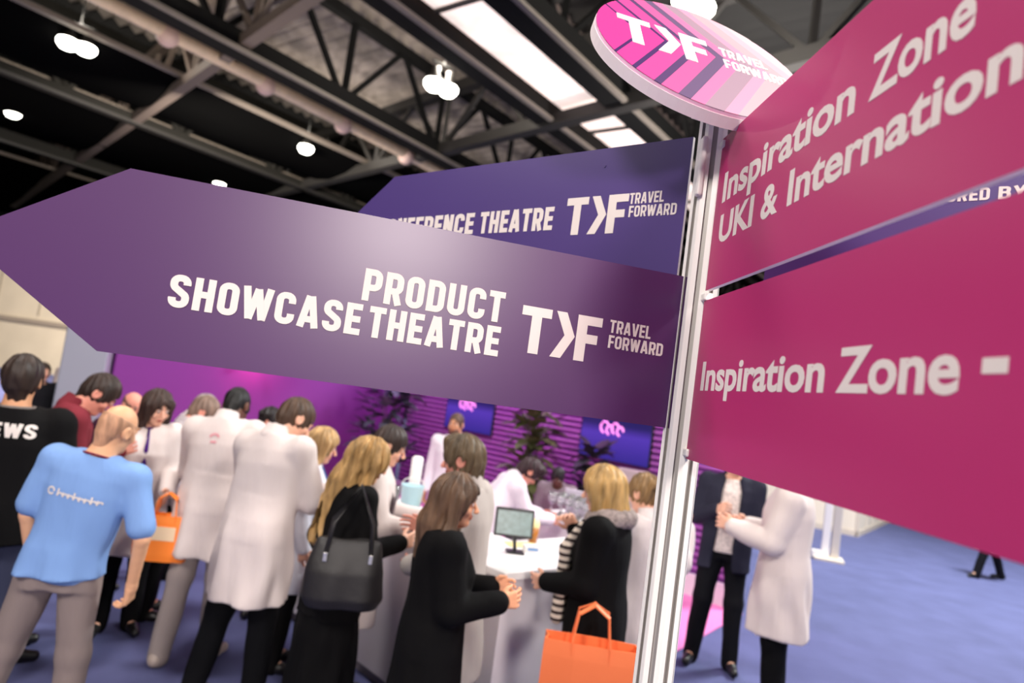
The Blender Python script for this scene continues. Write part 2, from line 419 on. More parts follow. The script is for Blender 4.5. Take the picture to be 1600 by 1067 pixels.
highbay(-3.2, 20.1, 11.0, 'twin glowing high-bay lamp left of the skylight strip', True)
highbay(2.9, 14.2, 11.0, 'twin glowing high-bay lamp just above the pink topper', True)

# far walls
M_CREAM = mat('cream_hall_cladding', srgb(196, 184, 164), .8, noise=.05, nscale=1)
def far_walls():
    mb = MB(); mb.box((-24, 32, 2.9), (34, .3, 5.8))
    o = mb.build('wall_left', M_CREAM); tag(o, kind='structure')
    f = MB()
    for i in range(17): f.box((-40 + i * 2.0, 31.83, 4.2), (.05, .06, 3.2))
    f.build('panel_joint', mat('joint_grey', srgb(150, 140, 124), .8), o)
    r = MB(); r.box((-24, 31.8, 2.3), (34, .14, .22)); q = r.build('trim_1', mat('rail_grey', srgb(140, 128, 116), .7)); tag(q, kind='structure')
    mb = MB(); mb.box((-20, 72, 7.5), (220, .4, 15)); mb.box((-90, 20, 7.5), (.4, 110, 15)); o = mb.build('wall_back', mat('black_hall_wall', (.01, .01, .01), .9)); tag(o, kind='structure')
    mb = MB(); mb.box((48, 40, 7.5), (.4, 70, 15)); o = mb.build('wall_right', mat('black_hall_wall', (.01, .01, .01), .9)); tag(o, kind='structure')
far_walls()
# ------------------------------------------------------------------ signpost
PX, PY = .397, 1.5
post = empty('signpost', (PX, PY, 0), 0, 'aluminium signpost carrying purple and magenta arrow boards and round pink topper', 'signpost')
def octo_post():
    ap = .040; pts = []
    for i in range(8):
        a = R(22.5 + 45 * i); n = Vector((math.cos(a), math.sin(a))); t = Vector((-n.y, n.x)); hw = ap * math.tan(R(22.5))
        for (u, v) in ((-hw + .001, 0), (-.0055, 0), (-.0055, -.003), (-.008, -.003), (-.008, -.010), (.008, -.010), (.008, -.003), (.0055, -.003), (.0055, 0), (hw - .001, 0)):
            p = n * (ap + v) + t * u; pts.append((p.x, p.y))
    n = len(pts); mb = MB(); z0, z1 = .012, 2.715
    vs = [(x, y, z0) for x, y in pts] + [(x, y, z1) for x, y in pts]
    fs = [(i, (i + 1) % n, (i + 1) % n + n, i + n) for i in range(n)]
    mi = [1 if (i % 10) in (1, 2, 3, 4, 5, 6, 7) else 0 for i in range(n)]
    for f, m_ in zip(fs, mi): mb.f.append(f); mb.mi.append(m_)
    mb.v = vs; mb.f += [tuple(range(n - 1, -1, -1)), tuple(range(n, 2 * n))]; mb.mi += [0, 0]
    mb.build('post', [M_ALU, M_ALU_DARK], post)
octo_post()
b = MB(); b.box((0, 0, .006), (.55, .55, .012), bev=.003); b.lathe([(.055, .012), (.052, .05), (.044, .06)], 24); b.build('base_plate', M_ALU, post)

def board(name, origin, rotz, poly, m, label):
    """arrow board: XZ outline, front on -Y"""
    mb = MB(); mb.prism(poly, -.005, .005)
    mb.mi = [0 if i < 2 else 1 for i in range(len(mb.f))]
    o = mb.build(name, [m, M_EDGE], post, loc=(origin[0] - PX, origin[1] - PY, 0), rot=(0, 0, R(rotz)))
    return tag(o, label)

def logo(mb, x0, z0, h):
    """T, chevron, F of height h with left edge x0"""
    q = lambda pts: mb.prism([(x0 + x * h, z0 + z * h) for x, z in pts], -.0062, -.004)
    q([(0, 1), (.665, 1), (.665, .80), (0, .80)]); q([(.225, .80), (.45, .80), (.45, 0), (.225, 0)])
    q([(.765, 1), (1.0, 1), (1.235, .5), (1.0, .5)]); q([(1.0, .5), (1.235, .5), (.965, 0), (.72, 0)])
    q([(1.265, 1), (1.5, 1), (1.5, 0), (1.265, 0)]); q([(1.5, 1), (1.835, 1), (1.835, .80), (1.5, .80)]); q([(1.5, .60), (1.76, .60), (1.76, .40), (1.5, .40)])

# big purple arrow
s1 = board('arrow_board', (.365, 1.5), 14.0, [(0, 1.9945), (0, 2.3305), (-1.130, 2.3305), (-1.376, 2.163), (-1.130, 1.9945)], M_PURPLE, 'deep purple arrow board pointing left with white lettering')
word('lettering', s1, stroke_text, 'PRODUCT', -.690, -.404, 2.162, 2.2255)
word('lettering', s1, stroke_text, 'SHOWCASE', -1.031, -.684, 2.0925, 2.1535)
word('lettering', s1, stroke_text, 'THEATRE', -.670, -.404, 2.0925, 2.1535)
t = MB(); logo(t, -.364, 2.1095, .0972); t.build('emblem', M_WHITE_LET, s1)
word('lettering', s1, stroke_text, 'TRAVEL', -.168, -.072, 2.180, 2.2075, th=.17)
word('lettering', s1, stroke_text, 'FORWARD', -.167, -.039, 2.147, 2.1745, th=.17)
# indigo arrow behind
s2 = board('arrow_board', (.352, 1.53), -38.74, [(0, 2.327), (0, 2.663), (-1.022, 2.663), (-1.272, 2.495), (-1.022, 2.327)], M_INDIGO, 'indigo arrow board pointing left behind the big purple arrow')
word('lettering', s2, stroke_text, 'CONFERENCE', -1.060, -.646, 2.4585, 2.521)
word('lettering', s2, stroke_text, 'THEATRE', -.622, -.367, 2.4585, 2.521)
t = MB(); logo(t, -.3275, 2.4425, .0975); t.build('emblem', M_WHITE_LET, s2)
word('lettering', s2, stroke_text, 'TRAVEL', -.146, -.056, 2.513, 2.540, th=.17)
word('lettering', s2, stroke_text, 'FORWARD', -.144, -.020, 2.4805, 2.508, th=.17)
t = MB(); t.lathe([(.004, 0), (.004, .002)], 10); t.build('screw', M_INDIGO, s2, loc=(-.23, -.005, 2.617), rot=(R(90), 0, 0))
# sponsor board running the other way
s5 = board('arrow_board', (.389, 1.505), -38.74, [(.15, 2.327), (.15, 2.655), (.98, 2.655), (1.18, 2.49), (.98, 2.327)], M_INDIGO, 'indigo arrow board glimpsed through gap between magenta boards')
word('lettering', s5, stroke_text, 'SPONSORED', .375, .528, 2.474, 2.4965, th=.18)
word('lettering', s5, stroke_text, 'BY', .5405, .58, 2.474, 2.4965, th=.18)
t = MB(); t.box((.09, 0, 2.58), (.14, .012, .05)); t.box((.09, 0, 2.38), (.14, .012, .05)); t.build('bracket', M_ALU, s5)
# magenta boards
for nm, z0, lab in (('u', 2.297, 'upper magenta arrow board with two white text lines'), ('l', 1.937, 'lower magenta arrow board with one white text line')):
    z1 = z0 + .3375
    o = board('arrow_board', (.401, 1.449), -85.9, [(0, z0), (0, z1), (.96, z1), (1.16, z0 + .169), (.96, z0)], M_PINK, lab)
    rows = [('Inspiration', .038, .519, 2.4815, .066), ('Zone', .553, .745, 2.4815, .066), ('UKI', .042, .205, 2.3925, .062), ('&', .241, .306, 2.3925, .062), ('International', .3415, .885, 2.3925, .062)] if nm == 'u' else [('Inspiration', .0395, .5135, 2.0835, .0605), ('Zone', .545, .768, 2.0835, .0605)]
    for row in rows: word('lettering', o, font_text, *row)
    if nm == 'l':
        t = MB(); t.prism([(.7965, 2.102), (.828, 2.102), (.828, 2.1175), (.7965, 2.1175)], -.0055, -.004); t.build('dash', M_WHITE_LET, o)
t = MB(); t.box((0, 0, 0), (.012, .022, .135), bev=.004); tag(t.build('bracket', mat('white_plastic', srgb(236, 228, 222), .4), post, loc=(-.036, -.030, 2.575)), 'white plastic clamp at post top')
for z in (2.283, 2.62, 1.95):
    t = MB(); t.box((.004, -.052, z), (.02, .03, .016), bev=.003); t.build('clamp', M_ALU, post)

# round topper
def topper():
    U = Vector((.980, .188, -.067)).normalized(); V = Vector((-.068, .629, .775)); V = (V - U * V.dot(U)).normalized(); Nn = U.cross(V)
    Mx = Matrix((U, -Nn, V)).transposed().to_4x4(); Mx.translation = Vector((.339 - PX, 0, 2.845))
    Rd = .257; s = .1393
    mb = MB(); n = 72
    ring = [(Rd * math.cos(2 * PI * i / n), Rd * math.sin(2 * PI * i / n)) for i in range(n)]
    mb.prism(ring, 0, .008)
    o = mb.build('topper_disc', mat('glare_pale_pink', srgb(250, 200, 222), .5, spec=.3), post); o.matrix_local = Mx  # face colour already paled by glare
    tag(o, 'round pink disc with dark chevron stripes')
    rim = MB(); rim.prism([(x * 1.006, z * 1.006) for x, z in ring], .008, .034); rim.build('rim', mat('white_rim', srgb(240, 226, 226), .4), o)
    hb = MB(); hb.beam((.05, .034, -.06), (.05, .10, -.10), .06, .06); hb.build('mounting_block', M_ALU, o)
    def clip(poly):
        out = poly
        for i in range(n):
            a, b_ = Vector(ring[i]), Vector(ring[(i + 1) % n]); e = b_ - a; nn = Vector((-e.y, e.x)); res = []
            for k in range(len(out)):
                p, q = Vector(out[k]), Vector(out[(k + 1) % len(out)]); dp, dq = (p - a).dot(nn), (q - a).dot(nn)
                if dp >= 0: res.append(tuple(p))
                if (dp >= 0) != (dq >= 0): res.append(tuple(p + (q - p) * (dp / (dp - dq))))
            out = res
            if len(out) < 3: return []
        return out
    u0, v0 = 1.46, .39
    def band(mb, a, b_, y):
        for sg in (1, -1):
            A = (a - u0) * s; B = (b_ - u0) * s; zc = (.47 - v0) * s; L = .6
            p = clip([(A, zc), (B, zc), (B - L * .72, zc + sg * L), (A - L * .72, zc + sg * L)] if sg > 0 else [(A, zc), (A - L * .52, zc - L), (B - L * .52, zc - L), (B, zc)])
            if len(p) >= 3: mb.prism(p, y, 0.001)
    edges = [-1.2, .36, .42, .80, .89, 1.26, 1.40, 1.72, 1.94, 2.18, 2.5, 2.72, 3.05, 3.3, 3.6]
    pinks_to_glare = [(206, 56, 138), (208, 60, 140), (212, 72, 144), (218, 92, 150), (224, 120, 164), (228, 152, 178), (232, 178, 190), (232, 194, 198)]  # pinks pale to the right: glare on the disc put into the colour
    darks_to_glare = [(66, 32, 92), (70, 42, 96), (84, 60, 104), (104, 84, 118), (164, 138, 154), (190, 168, 176), (212, 192, 196)]  # dark stripes wash out under the same painted glare
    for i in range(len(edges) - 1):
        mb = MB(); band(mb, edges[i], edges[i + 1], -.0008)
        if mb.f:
            dark = i % 2 == 1; c = darks_to_glare[i // 2] if dark else pinks_to_glare[i // 2]
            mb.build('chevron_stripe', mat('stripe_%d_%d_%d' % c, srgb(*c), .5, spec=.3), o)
    t = MB(); tt = MB(); logo(tt, 0, 0, 1.0)
    k = [(p[0] * (1.62 / 1.835) - u0, p[1], p[2] - v0) for p in tt.v]
    t.add([(a * s, -.002 if b_ < -.005 else 0, c * s) for a, b_, c in k], tt.f)
    t.build('emblem', mat('bright_white_vinyl', srgb(250, 244, 240), .4), o); t = MB()
    stroke_text(t, 'TRAVEL', (1.85 - u0) * s, (2.72 - u0) * s, (.60 - v0) * s, (.92 - v0) * s, -.002, 0, th=.17); t.build('lettering', mat('bright_white_vinyl', (1, 1, 1)), o); t = MB()
    stroke_text(t, 'FORWARD', (1.85 - u0) * s, (3.02 - u0) * s, (.16 - v0) * s, (.48 - v0) * s, -.002, 0, th=.17)
    t.build('lettering', mat('bright_white_vinyl', srgb(250, 244, 240), .4), o)
topper()

# ------------------------------------------------------------------ exhibition stand
M_MAG = mat('magenta_stand_wall', srgb(112, 46, 128), .6, noise=.06, nscale=2)
M_SLAT = mat('lilac_slats', srgb(164, 96, 172), .55)
CA = Vector((-1.66, 12.25, 0))          # inner corner of the two stand walls
def stand():
    o = MB(); o.box((3.2, .06, 1.725), (6.4, .12, 2.95)); wa = o.build('wall_stand', M_MAG, loc=CA, rot=(0, 0, R(-45))); tag(wa, kind='structure')
    s = MB()
    for i in range(36): s.box((3.2, -.014, .32 + i * .078), (6.36, .028, .036), bev=.006)
    s.build('slat', M_SLAT, wa)
    p = MB(); p.box((3.2, .03, .125), (6.42, .2, .25)); b_ = p.build('baseboard_stand', mat('white_plinth', srgb(225, 218, 222), .5), loc=CA, rot=(0, 0, R(-45))); tag(b_, kind='structure')
    o = MB(); o.box((2.35, .06, 1.6), (4.7, .12, 3.2)); wb = o.build('wall_lightbox', mat('purple_fabric_wall', srgb(112, 38, 122), .75), loc=CA - Vector((.7071, .7071, 0)) * 4.78, rot=(0, 0, R(45))); tag(wb, kind='structure')
    e = CA - Vector((.7071, .7071, 0)) * 4.8
    o = MB(); o.box((-.28, .02, 1.7), (.5, .5, 3.4), bev=.02); c = o.build('trim_2', mat('pale_blue_grey_column', srgb(146, 148, 160), .6), loc=e, rot=(0, 0, R(20))); tag(c, kind='structure')
    pf = MB(); pts = [(1.7, 6.0), (2.9, 7.62), (-1.6, 12.1), (-4.9, 8.85), (-1.6, 6.5)]
    pf.add([(x, y, .012) for x, y in pts] + [(x, y, 0.001) for x, y in pts], [(0, 1, 2, 3, 4)] + [(i, i + 5, (i + 1) % 5 + 5, (i + 1) % 5) for i in range(5)])
    f = pf.build('floor_platform', mat('pink_stand_floor', srgb(236, 130, 190), .5)); tag(f, kind='structure')
stand()
def scr_mat():
    m = mat('screen_image', (.004, .004, .01), .3, emit=(0.02, .02, .2), es=1.0); nt = m.node_tree; b = nt.nodes['Principled BSDF']
    tc = nt.nodes.new('ShaderNodeTexCoord'); sp = nt.nodes.new('ShaderNodeSeparateXYZ'); cr = nt.nodes.new('ShaderNodeValToRGB')
    nt.links.new(tc.outputs['Generated'], sp.inputs[0]); nt.links.new(sp.outputs['Z'], cr.inputs[0])
    el = cr.color_ramp.elements; el[0].position = 0; el[0].color = (*srgb(52, 40, 140), 1); el[1].position = 1; el[1].color = (*srgb(30, 26, 84), 1)
    e = el.new(.55); e.color = (*srgb(84, 56, 178), 1); e = el.new(.75); e.color = (*srgb(38, 30, 100), 1)
    nt.links.new(cr.outputs[0], b.inputs['Emission Color']); return m
M_SCR = scr_mat(); M_PINKLED = mat('pink_screen_mark', srgb(230, 140, 210), .4, emit=srgb(232, 140, 214), es=.9)
def tv(x0, label):
    q = Matrix.Translation(CA) @ Matrix.Rotation(R(-45), 4, 'Z')
    r = empty('wall_screen', q @ Vector((x0 + .57, -.05, 1.33)), R(-45), label, 'screen', 'screens on the slatted wall')
    c = MB(); c.box((0, .015, .32), (1.14, .05, .64), bev=.008); c.build('casing', M_BLACK, r)
    s = MB(); s.add([(-.555, -.0115, .018), (.555, -.0115, .018), (.555, -.0115, .625), (-.555, -.0115, .625)], [(0, 1, 2, 3)]); d = s.build('display', M_SCR, r)
    g = MB(); xs = -.17
    for k, rr_ in enumerate((.062, .05, .056, .048)):
        g.tube([(xs + k * .085 + rr_ * math.cos(a * PI / 6), -.014, .415 + (.02 if k in (0, 2) else -.01) + rr_ * 1.2 * math.sin(a * PI / 6)) for a in range(10)], .016, 6)
    g.build('pink_mark', M_PINKLED, d)
tv(3.96, 'larger looking wall screen with pink mark, nearer the signpost')
tv(1.09, 'wall screen behind the bearded person at the back')
# stand lamps
def led_bar(x0, x1, rotz, org, col, power, label):
    q = Matrix.Translation(org) @ Matrix.Rotation(R(rotz), 4, 'Z'); c = q @ Vector(((x0 + x1) / 2, -.75, 3.3))
    r = empty('led_bar', c, R(rotz), label, 'stage light', 'led bars over the stand walls')
    h = MB(); h.box((0, 0, .05), (x1 - x0, .09, .07), bev=.01); h.build('housing', M_BLACK, r)
    g = MB(); g.box((0, 0, .008), (x1 - x0 - .04, .06, .012)); g.build('lens', mat('lens_%s' % label[:6], col, .4, emit=col, es=3), r)
    a = MB()
    for s in (-.4, .4): a.beam((s * (x1 - x0), 0, .08), (s * (x1 - x0), .75, .0), .03, .03)
    a.build('arm', M_STEELB, r)
    l = lamp('led_light', 'AREA', c - Vector((0, 0, .03)), power, col, x1 - x0, q @ Vector(((x0 + x1) / 2, -.05, 1.2)), sizey=.1)
led_bar(1.0, 3.0, -45, CA, (.66, .12, 1.0), 30, 'violet led bar above left half of slatted wall')
led_bar(3.2, 6.0, -45, CA, (.74, .10, .90), 30, 'magenta led bar above right half of slatted wall')
WB0 = CA - Vector((.7071, .7071, 0)) * 4.78
led_bar(.3, 3.7, 45, WB0, (.50, .08, 1.0), 14, 'purple led bar above plain purple wall')
def spot_can(x, z, label):
    q = Matrix.Translation(WB0) @ Matrix.Rotation(R(45), 4, 'Z'); c = q @ Vector((x, -.32, z))
    r = empty('spot_can', c, R(45), label, 'spotlight')
    h = MB(); h.lathe([(.02, .12), (.05, .12), (.06, 0), (.05, 0)], 14, cap=False); h.build('can', M_BLACK, r, True)
    g = MB(); g.lathe([(.05, .01), (.01, .008)], 14); g.build('lens', mat('pink_lens', (1, .1, .4), .4, emit=(1, .08, .35), es=4), r)
    a = MB(); a.beam((0, 0, .1), (0, .32, .14), .025, .025); a.build('arm', M_STEELB, r)
    lamp('spot_light', 'POINT', c - Vector((0, 0, .05)), 16, (1, .06, .30), .06)
spot_can(1.82, 2.06, 'small pink spotlight on the plain purple wall')

# ------------------------------------------------------------------ counter and what stands on it
M_CTOP = mat('white_laminate_top', srgb(244, 240, 238), .35)
M_CBODY = mat('white_counter_front', srgb(226, 218, 222), .5)
CO = Vector((.14, 3.81, 0)); CQ = Matrix.Translation(CO) @ Matrix.Rotation(R(42), 4, 'Z')
def cw(x, y, z): return CQ @ Vector((x, y, z))
def counter():
    r = empty('counter', CO, R(42), 'long white L-shaped demonstration counter with visitors in front', 'counter')
    L = [(0, 0), (1.5, 0), (1.5, .62), (.62, .62), (.62, 2.6), (0, 2.6)]
    def lsh(off, z0, z1):
        m_ = MB(); a = [(x + (off if x < .01 else -off), y + (off if y < .01 else (-off if (x, y) != (.62, .62) else 0))) for x, y in L]
        m_.add([(x, y, z0) for x, y in a] + [(x, y, z1) for x, y in a], [(5, 4, 3, 0), (3, 2, 1, 0), (6, 9, 10, 11), (6, 7, 8, 9)] + [(i, (i + 1) % 6, (i + 1) % 6 + 6, i + 6) for i in range(6)])
        return m_
    lsh(0, 1.01, 1.05).build('countertop', M_CTOP, r); lsh(.02, .08, 1.01).build('front_panel', M_CBODY, r); lsh(.06, 0, .08).build('plinth', mat('grey_plinth', srgb(120, 112, 118), .6), r)
counter()
def bt():
    r = empty('side_table', (1.06, 6.12, 0), R(-45), 'white table crowded with glasses behind the counter', 'table')
    t = MB(); t.box((0, 0, .98), (1.25, .6, .04), bev=.006); t.build('tabletop', M_CTOP, r)
    p = MB(); p.box((0, 0, .49), (1.15, .5, .94)); p.build('front_panel', M_CBODY, r)
bt()
def tablet():
    r = empty('tablet_display', (.19, 4.32, 1.05), R(6), 'black framed tablet on a stand at counter corner', 'tablet')
    s = MB(); s.box((.01, .02, .006), (.11, .10, .012), bev=.003); s.beam((.01, .03, .01), (-.01, .02, .13), .035, .02); s.build('stand', M_BLACK, r)
    c = MB(); c.box((-.02, 0, .185), (.245, .016, .175), rx=R(-12), bev=.005); k = c.build('casing', M_BLACK, r)
    d = MB(); d.box((-.02, -.0085, .185), (.215, .002, .142), rx=R(-12)); d.build('screen', mat('tablet_screen', srgb(60, 80, 78), .3, emit=srgb(128, 160, 156), es=.36, noise=.5, nscale=30), r)
tablet()
def prop(name, x, y, z, label, cat, mbs, group=None, rz=0.0):
    r = empty(name, (x, y, z), rz, label, cat, group)
    for nm, mb, m, sm in mbs: mb.build(nm, m, r, sm)
    return r
def L_(prof, n=20, c=(0, 0, 0)): m_ = MB(); m_.lathe(prof, n, c); return m_
def B_(c, d, rz=0, bev=0.003): m_ = MB(); m_.box(c, d, rz, bev=bev); return m_
M_GLASS = mat('clear_glass', (.95, .95, .97), .05, trans=.9)
M_ICE = mat('pale_blue_plastic', srgb(176, 212, 222), .3)
c = cw(.32, 1.42, 1.05)
prop('ice_bucket', c.x, c.y, c.z, 'pale blue bucket on the white counter', 'bucket', [('body', L_([(.065, 0), (.085, .21), (.09, .215), (.082, .215), (.062, .02)]), M_ICE, True), ('handle', (lambda m_: (m_.tube([(.088 * math.cos(a * PI / 8), 0, .2 + .07 * math.sin(a * PI / 8)) for a in range(9)], .004, 6), m_)[1])(MB()), M_ALU, True)])
c = cw(.47, 1.36, 1.05)
prop('lemon_tray', c.x, c.y, c.z, 'yellow filled shallow tray beside the blue bucket', 'tray', [('dish', L_([(.05, 0), (.085, .03), (.08, .03), (.05, .008)]), M_CTOP, True), ('lemon_slices', (lambda m_: ([m_.lathe([(.03, 0), (.03, .008)], 12, (.035 * math.cos(i), .035 * math.sin(i), .02 + .006 * i)) for i in range(6)], m_)[1])(MB()), mat('lemon_yellow', srgb(226, 196, 84), .5), False)])
c = cw(.5, 1.66, 1.05)
prop('cup_dispenser', c.x, c.y, c.z, 'tall white cylinder standing on far part of counter', 'dispenser', [('tube', L_([(.045, .02), (.045, .38), (.03, .395)]), M_CTOP, True), ('base', L_([(.06, 0), (.06, .02)]), M_CTOP, False)])
# glasses
def glass(x, y, z, label, k, group):
    if k == 0: prof = [(.032, 0), (.034, .006), (.005, .012), (.005, .075), (.036, .11), (.04, .15), (.034, .19), (.032, .19), (.038, .15), (.034, .112)]
    elif k == 1: prof = [(.03, 0), (.037, .11), (.035, .11), (.028, .008)]
    else: prof = [(.036, 0), (.038, .17), (.014, .22), (.014, .28), (.016, .285)]
    mb = MB(); mb.lathe(prof, 14); o = mb.build(['wine_glass', 'tumbler', 'glass_bottle'][k], M_GLASS, None, True, loc=(x, y, z)); tag(o, label, ['glass', 'glass', 'bottle'][k], group)
TQ = Matrix.Translation(Vector((1.06, 6.12, 1.0))) @ Matrix.Rotation(R(-45), 4, 'Z')
i = 0
for a in range(7):
    for b_ in range(2):
        p = TQ @ Vector((-.5 + a * .1 + .02 * (b_ % 2), -.2 + b_ * .13, 0)); glass(p.x, p.y, p.z, 'clear stemmed glass among the glasses crowding the back table', 0, 'stemmed glasses on the back table')
for a in range(5):
    p = cw(.2 + .085 * a, 1.95 + .05 * (a % 2), 1.05); glass(p.x, p.y, p.z, 'clear tumbler in the row at far end of counter', 1, 'tumblers at far end of counter')
for a in range(3):
    p = cw(.36 + .1 * a, 2.2, 1.05); glass(p.x, p.y, p.z, 'clear bottle behind tumblers at far end of counter', 2, 'clear bottles on the counter')
p = TQ @ Vector((-.35, .14, 0))
prop('laptop', p.x, p.y, p.z, 'open pale laptop on the glass crowded table', 'laptop', [('base', B_((0, 0, .009), (.33, .23, .018)), mat('pale_laptop', srgb(214, 206, 222), .4), False), ('lid', (lambda m_: (m_.box((0, -.13, .12), (.33, .012, .23), rx=R(12), bev=.004), m_)[1])(MB()), mat('pale_laptop', (1, 1, 1)), False)], rz=R(-40))
c = cw(.31, .32, 1.05)
prop('card_holder', .305, 4.42, 1.05, 'small white box with blue print beside the tablet', 'card box', [('box', B_((0, 0, .022), (.11, .06, .044)), M_CTOP, False), ('blue_print', B_((0, -.0305, .022), (.07, .001, .018), bev=0), mat('blue_print', srgb(110, 150, 200), .5), False)], rz=R(15))
o = B_((0, 0, .002), (.21, .14, .003), bev=0).build('leaflet', mat('yellow_paper', srgb(240, 226, 150), .7), loc=(.25, 4.58, 1.0505), rot=(0, 0, R(20))); tag(o, 'pale yellow leaflet lying behind the tablet on counter', 'leaflet')
prop('amber_cup', .325, 4.72, 1.05, 'amber cup with pale cream top behind the tablet', 'cup', [('cup', L_([(.028, 0), (.036, .10), (.034, .10)]), mat('amber', srgb(176, 110, 40), .3), True), ('foam', L_([(.034, .085), (.036, .12), (.025, .15), (.005, .16)]), mat('cream_foam', srgb(244, 226, 170), .6), True)])
# high-backed stool by the wall
def stool():
    r = empty('bar_chair', (1.53, 7.75, .012), R(-20), 'grey high-backed bar chair in front of the larger screen', 'chair')
    m_ = mat('grey_upholstery', srgb(172, 158, 160), .8)
    B_((0, 0, .76), (.42, .42, .07), bev=.02).build('seat', m_, r); B_((0, .19, 1.06), (.38, .06, .58), bev=.025).build('backrest', m_, r)
    for sx in (-.18, .18):
        for sy in (-.18, .18):
            l = MB(); l.tube([(sx * 1.15, sy * 1.15, 0), (sx, sy, .73)], .014, 8); l.build('leg', M_ALU, r)
stool()

# plants
def plant(x, y, z, h, label, cat, col, n=70, wd=.35, potr=.17, seed=1):
    rng = random.Random(seed); r = empty('potted_plant', (x, y, z), 0, label, cat)
    L_([(potr * .75, 0), (potr, .36), (potr * .95, .36), (potr * .8, .3)]).build('pot', mat('dark_pot', srgb(60, 50, 66), .5), r, True)
    st = MB()
    for k in range(4): st.tube([(0.02 * k - .03, 0, .3), (.05 * math.cos(k * 2), .05 * math.sin(k * 2), h * .55), (.12 * math.cos(k * 2), .12 * math.sin(k * 2), h * .9)], [.014, .01, .005], 6)
    st.build('stem', mat('plant_stem', srgb(80, 70, 50), .7), r, True)
    lf = MB()
    for k in range(n):
        a = rng.uniform(0, 2 * PI); zz = rng.uniform(.35, 1.0) * h; rr = rng.uniform(.05, wd * (1.15 - .6 * abs(zz / h - .6)))
        p = Vector((rr * math.cos(a) * .6, rr * math.sin(a) * .6, zz)); d = Vector((math.cos(a), math.sin(a), rng.uniform(-.3, 1.1))).normalized()
        sd = d.cross(Vector((0, 0, 1))).normalized(); nn = sd.cross(d); l = rng.uniform(.18, .34); wd_ = l * .26
        pts = []
        for t_, ww in ((0, .15), (.3, 1), (.65, .85), (1, .02)):
            q = p + d * l * t_ - Vector((0, 0, 1)) * l * .25 * t_ * t_
            pts += [q - sd * wd_ * ww, q + nn * wd_ * .25 * ww * -1, q + sd * wd_ * ww]
        lf.add(pts, [(i * 3 + j, i * 3 + j + 1, i * 3 + j + 4, i * 3 + j + 3) for i in range(3) for j in range(2)])
    lf.build('foliage', mat('leaf_%s' % cat[:3] + str(seed), col, .5, noise=.3, nscale=5), r, True)
plant(-1.75, 10.6, .012, 1.95, 'bushy dark plant in the purple lit wall corner', 'plant', srgb(70, 74, 84), 230, .60, seed=3)
plant(.40, 8.3, .012, 2.0, 'tall olive green plant against slatted wall between two screens', 'plant', srgb(84, 88, 52), 190, .30, seed=5)
plant(1.2, 8.5, .012, 1.5, 'lower dark plant beside the tall olive plant', 'plant', srgb(52, 52, 58), 110, .24, seed=6)

# ------------------------------------------------------------------ far right booths
M_BOOTH = mat('cream_booth_panel', srgb(240, 226, 206), .6)
def booth(name, org, rotz, lx, ly, h, label):
    r = empty(name, org, R(rotz), label, 'booth counter')
    B_((lx / 2, ly / 2, h / 2), (lx, ly, h), bev=.01).build('body', M_BOOTH, r)
    f = MB()
    for i in range(1, int(lx / 1.2) + 1): f.box((i * lx / (int(lx / 1.2) + 1), -.006, h / 2), (.03, .012, h))
    for yy in (.02, ly - .02): f.box((-.006, yy, h / 2), (.012, .06, h))
    f.box((-.006, ly / 2, .06), (.012, ly, .12)); f.box((lx / 2, -.006, .06), (lx, .012, .12))
    f.build('edge_strip', mat('booth_edge', srgb(214, 200, 184), .5), r)
    B_((lx / 2, ly / 2, h + .02), (lx + .06, ly + .06, .04), bev=.006).build('top', M_CTOP, r)
booth('booth_counter', (8.0, 15.0, 0), 53, 4.8, 1.15, 1.1, 'cream booth counter with its corner towards us, under magenta board')
booth('booth_counter', (6.95, 15.9, 0), 53, 2.0, 1.0, 1.1, 'second cream booth counter just right of white coat by dark gap')
def pillar():
    r = empty('display_pillar', (5.78, 11.7, 0), R(-20), 'slim white display pillar on a flat foot over blue carpet', 'pillar')
    B_((-.06, 0, 1.25), (.12, .1, 2.4), bev=.01).build('upright', M_CTOP, r); B_((.09, 0, 1.25), (.13, .1, 2.4), bev=.01).build('upright', mat('pale_grey_upright', srgb(206, 198, 190), .5), r)
    B_((0, 0, .025), (.46, .4, .05), bev=.01).build('foot', mat('cream_foot', srgb(228, 216, 196), .5), r)
    B_((-.2, -.05, .08), (.14, .14, .12), bev=.01).build('weight', M_CTOP, r)
pillar()
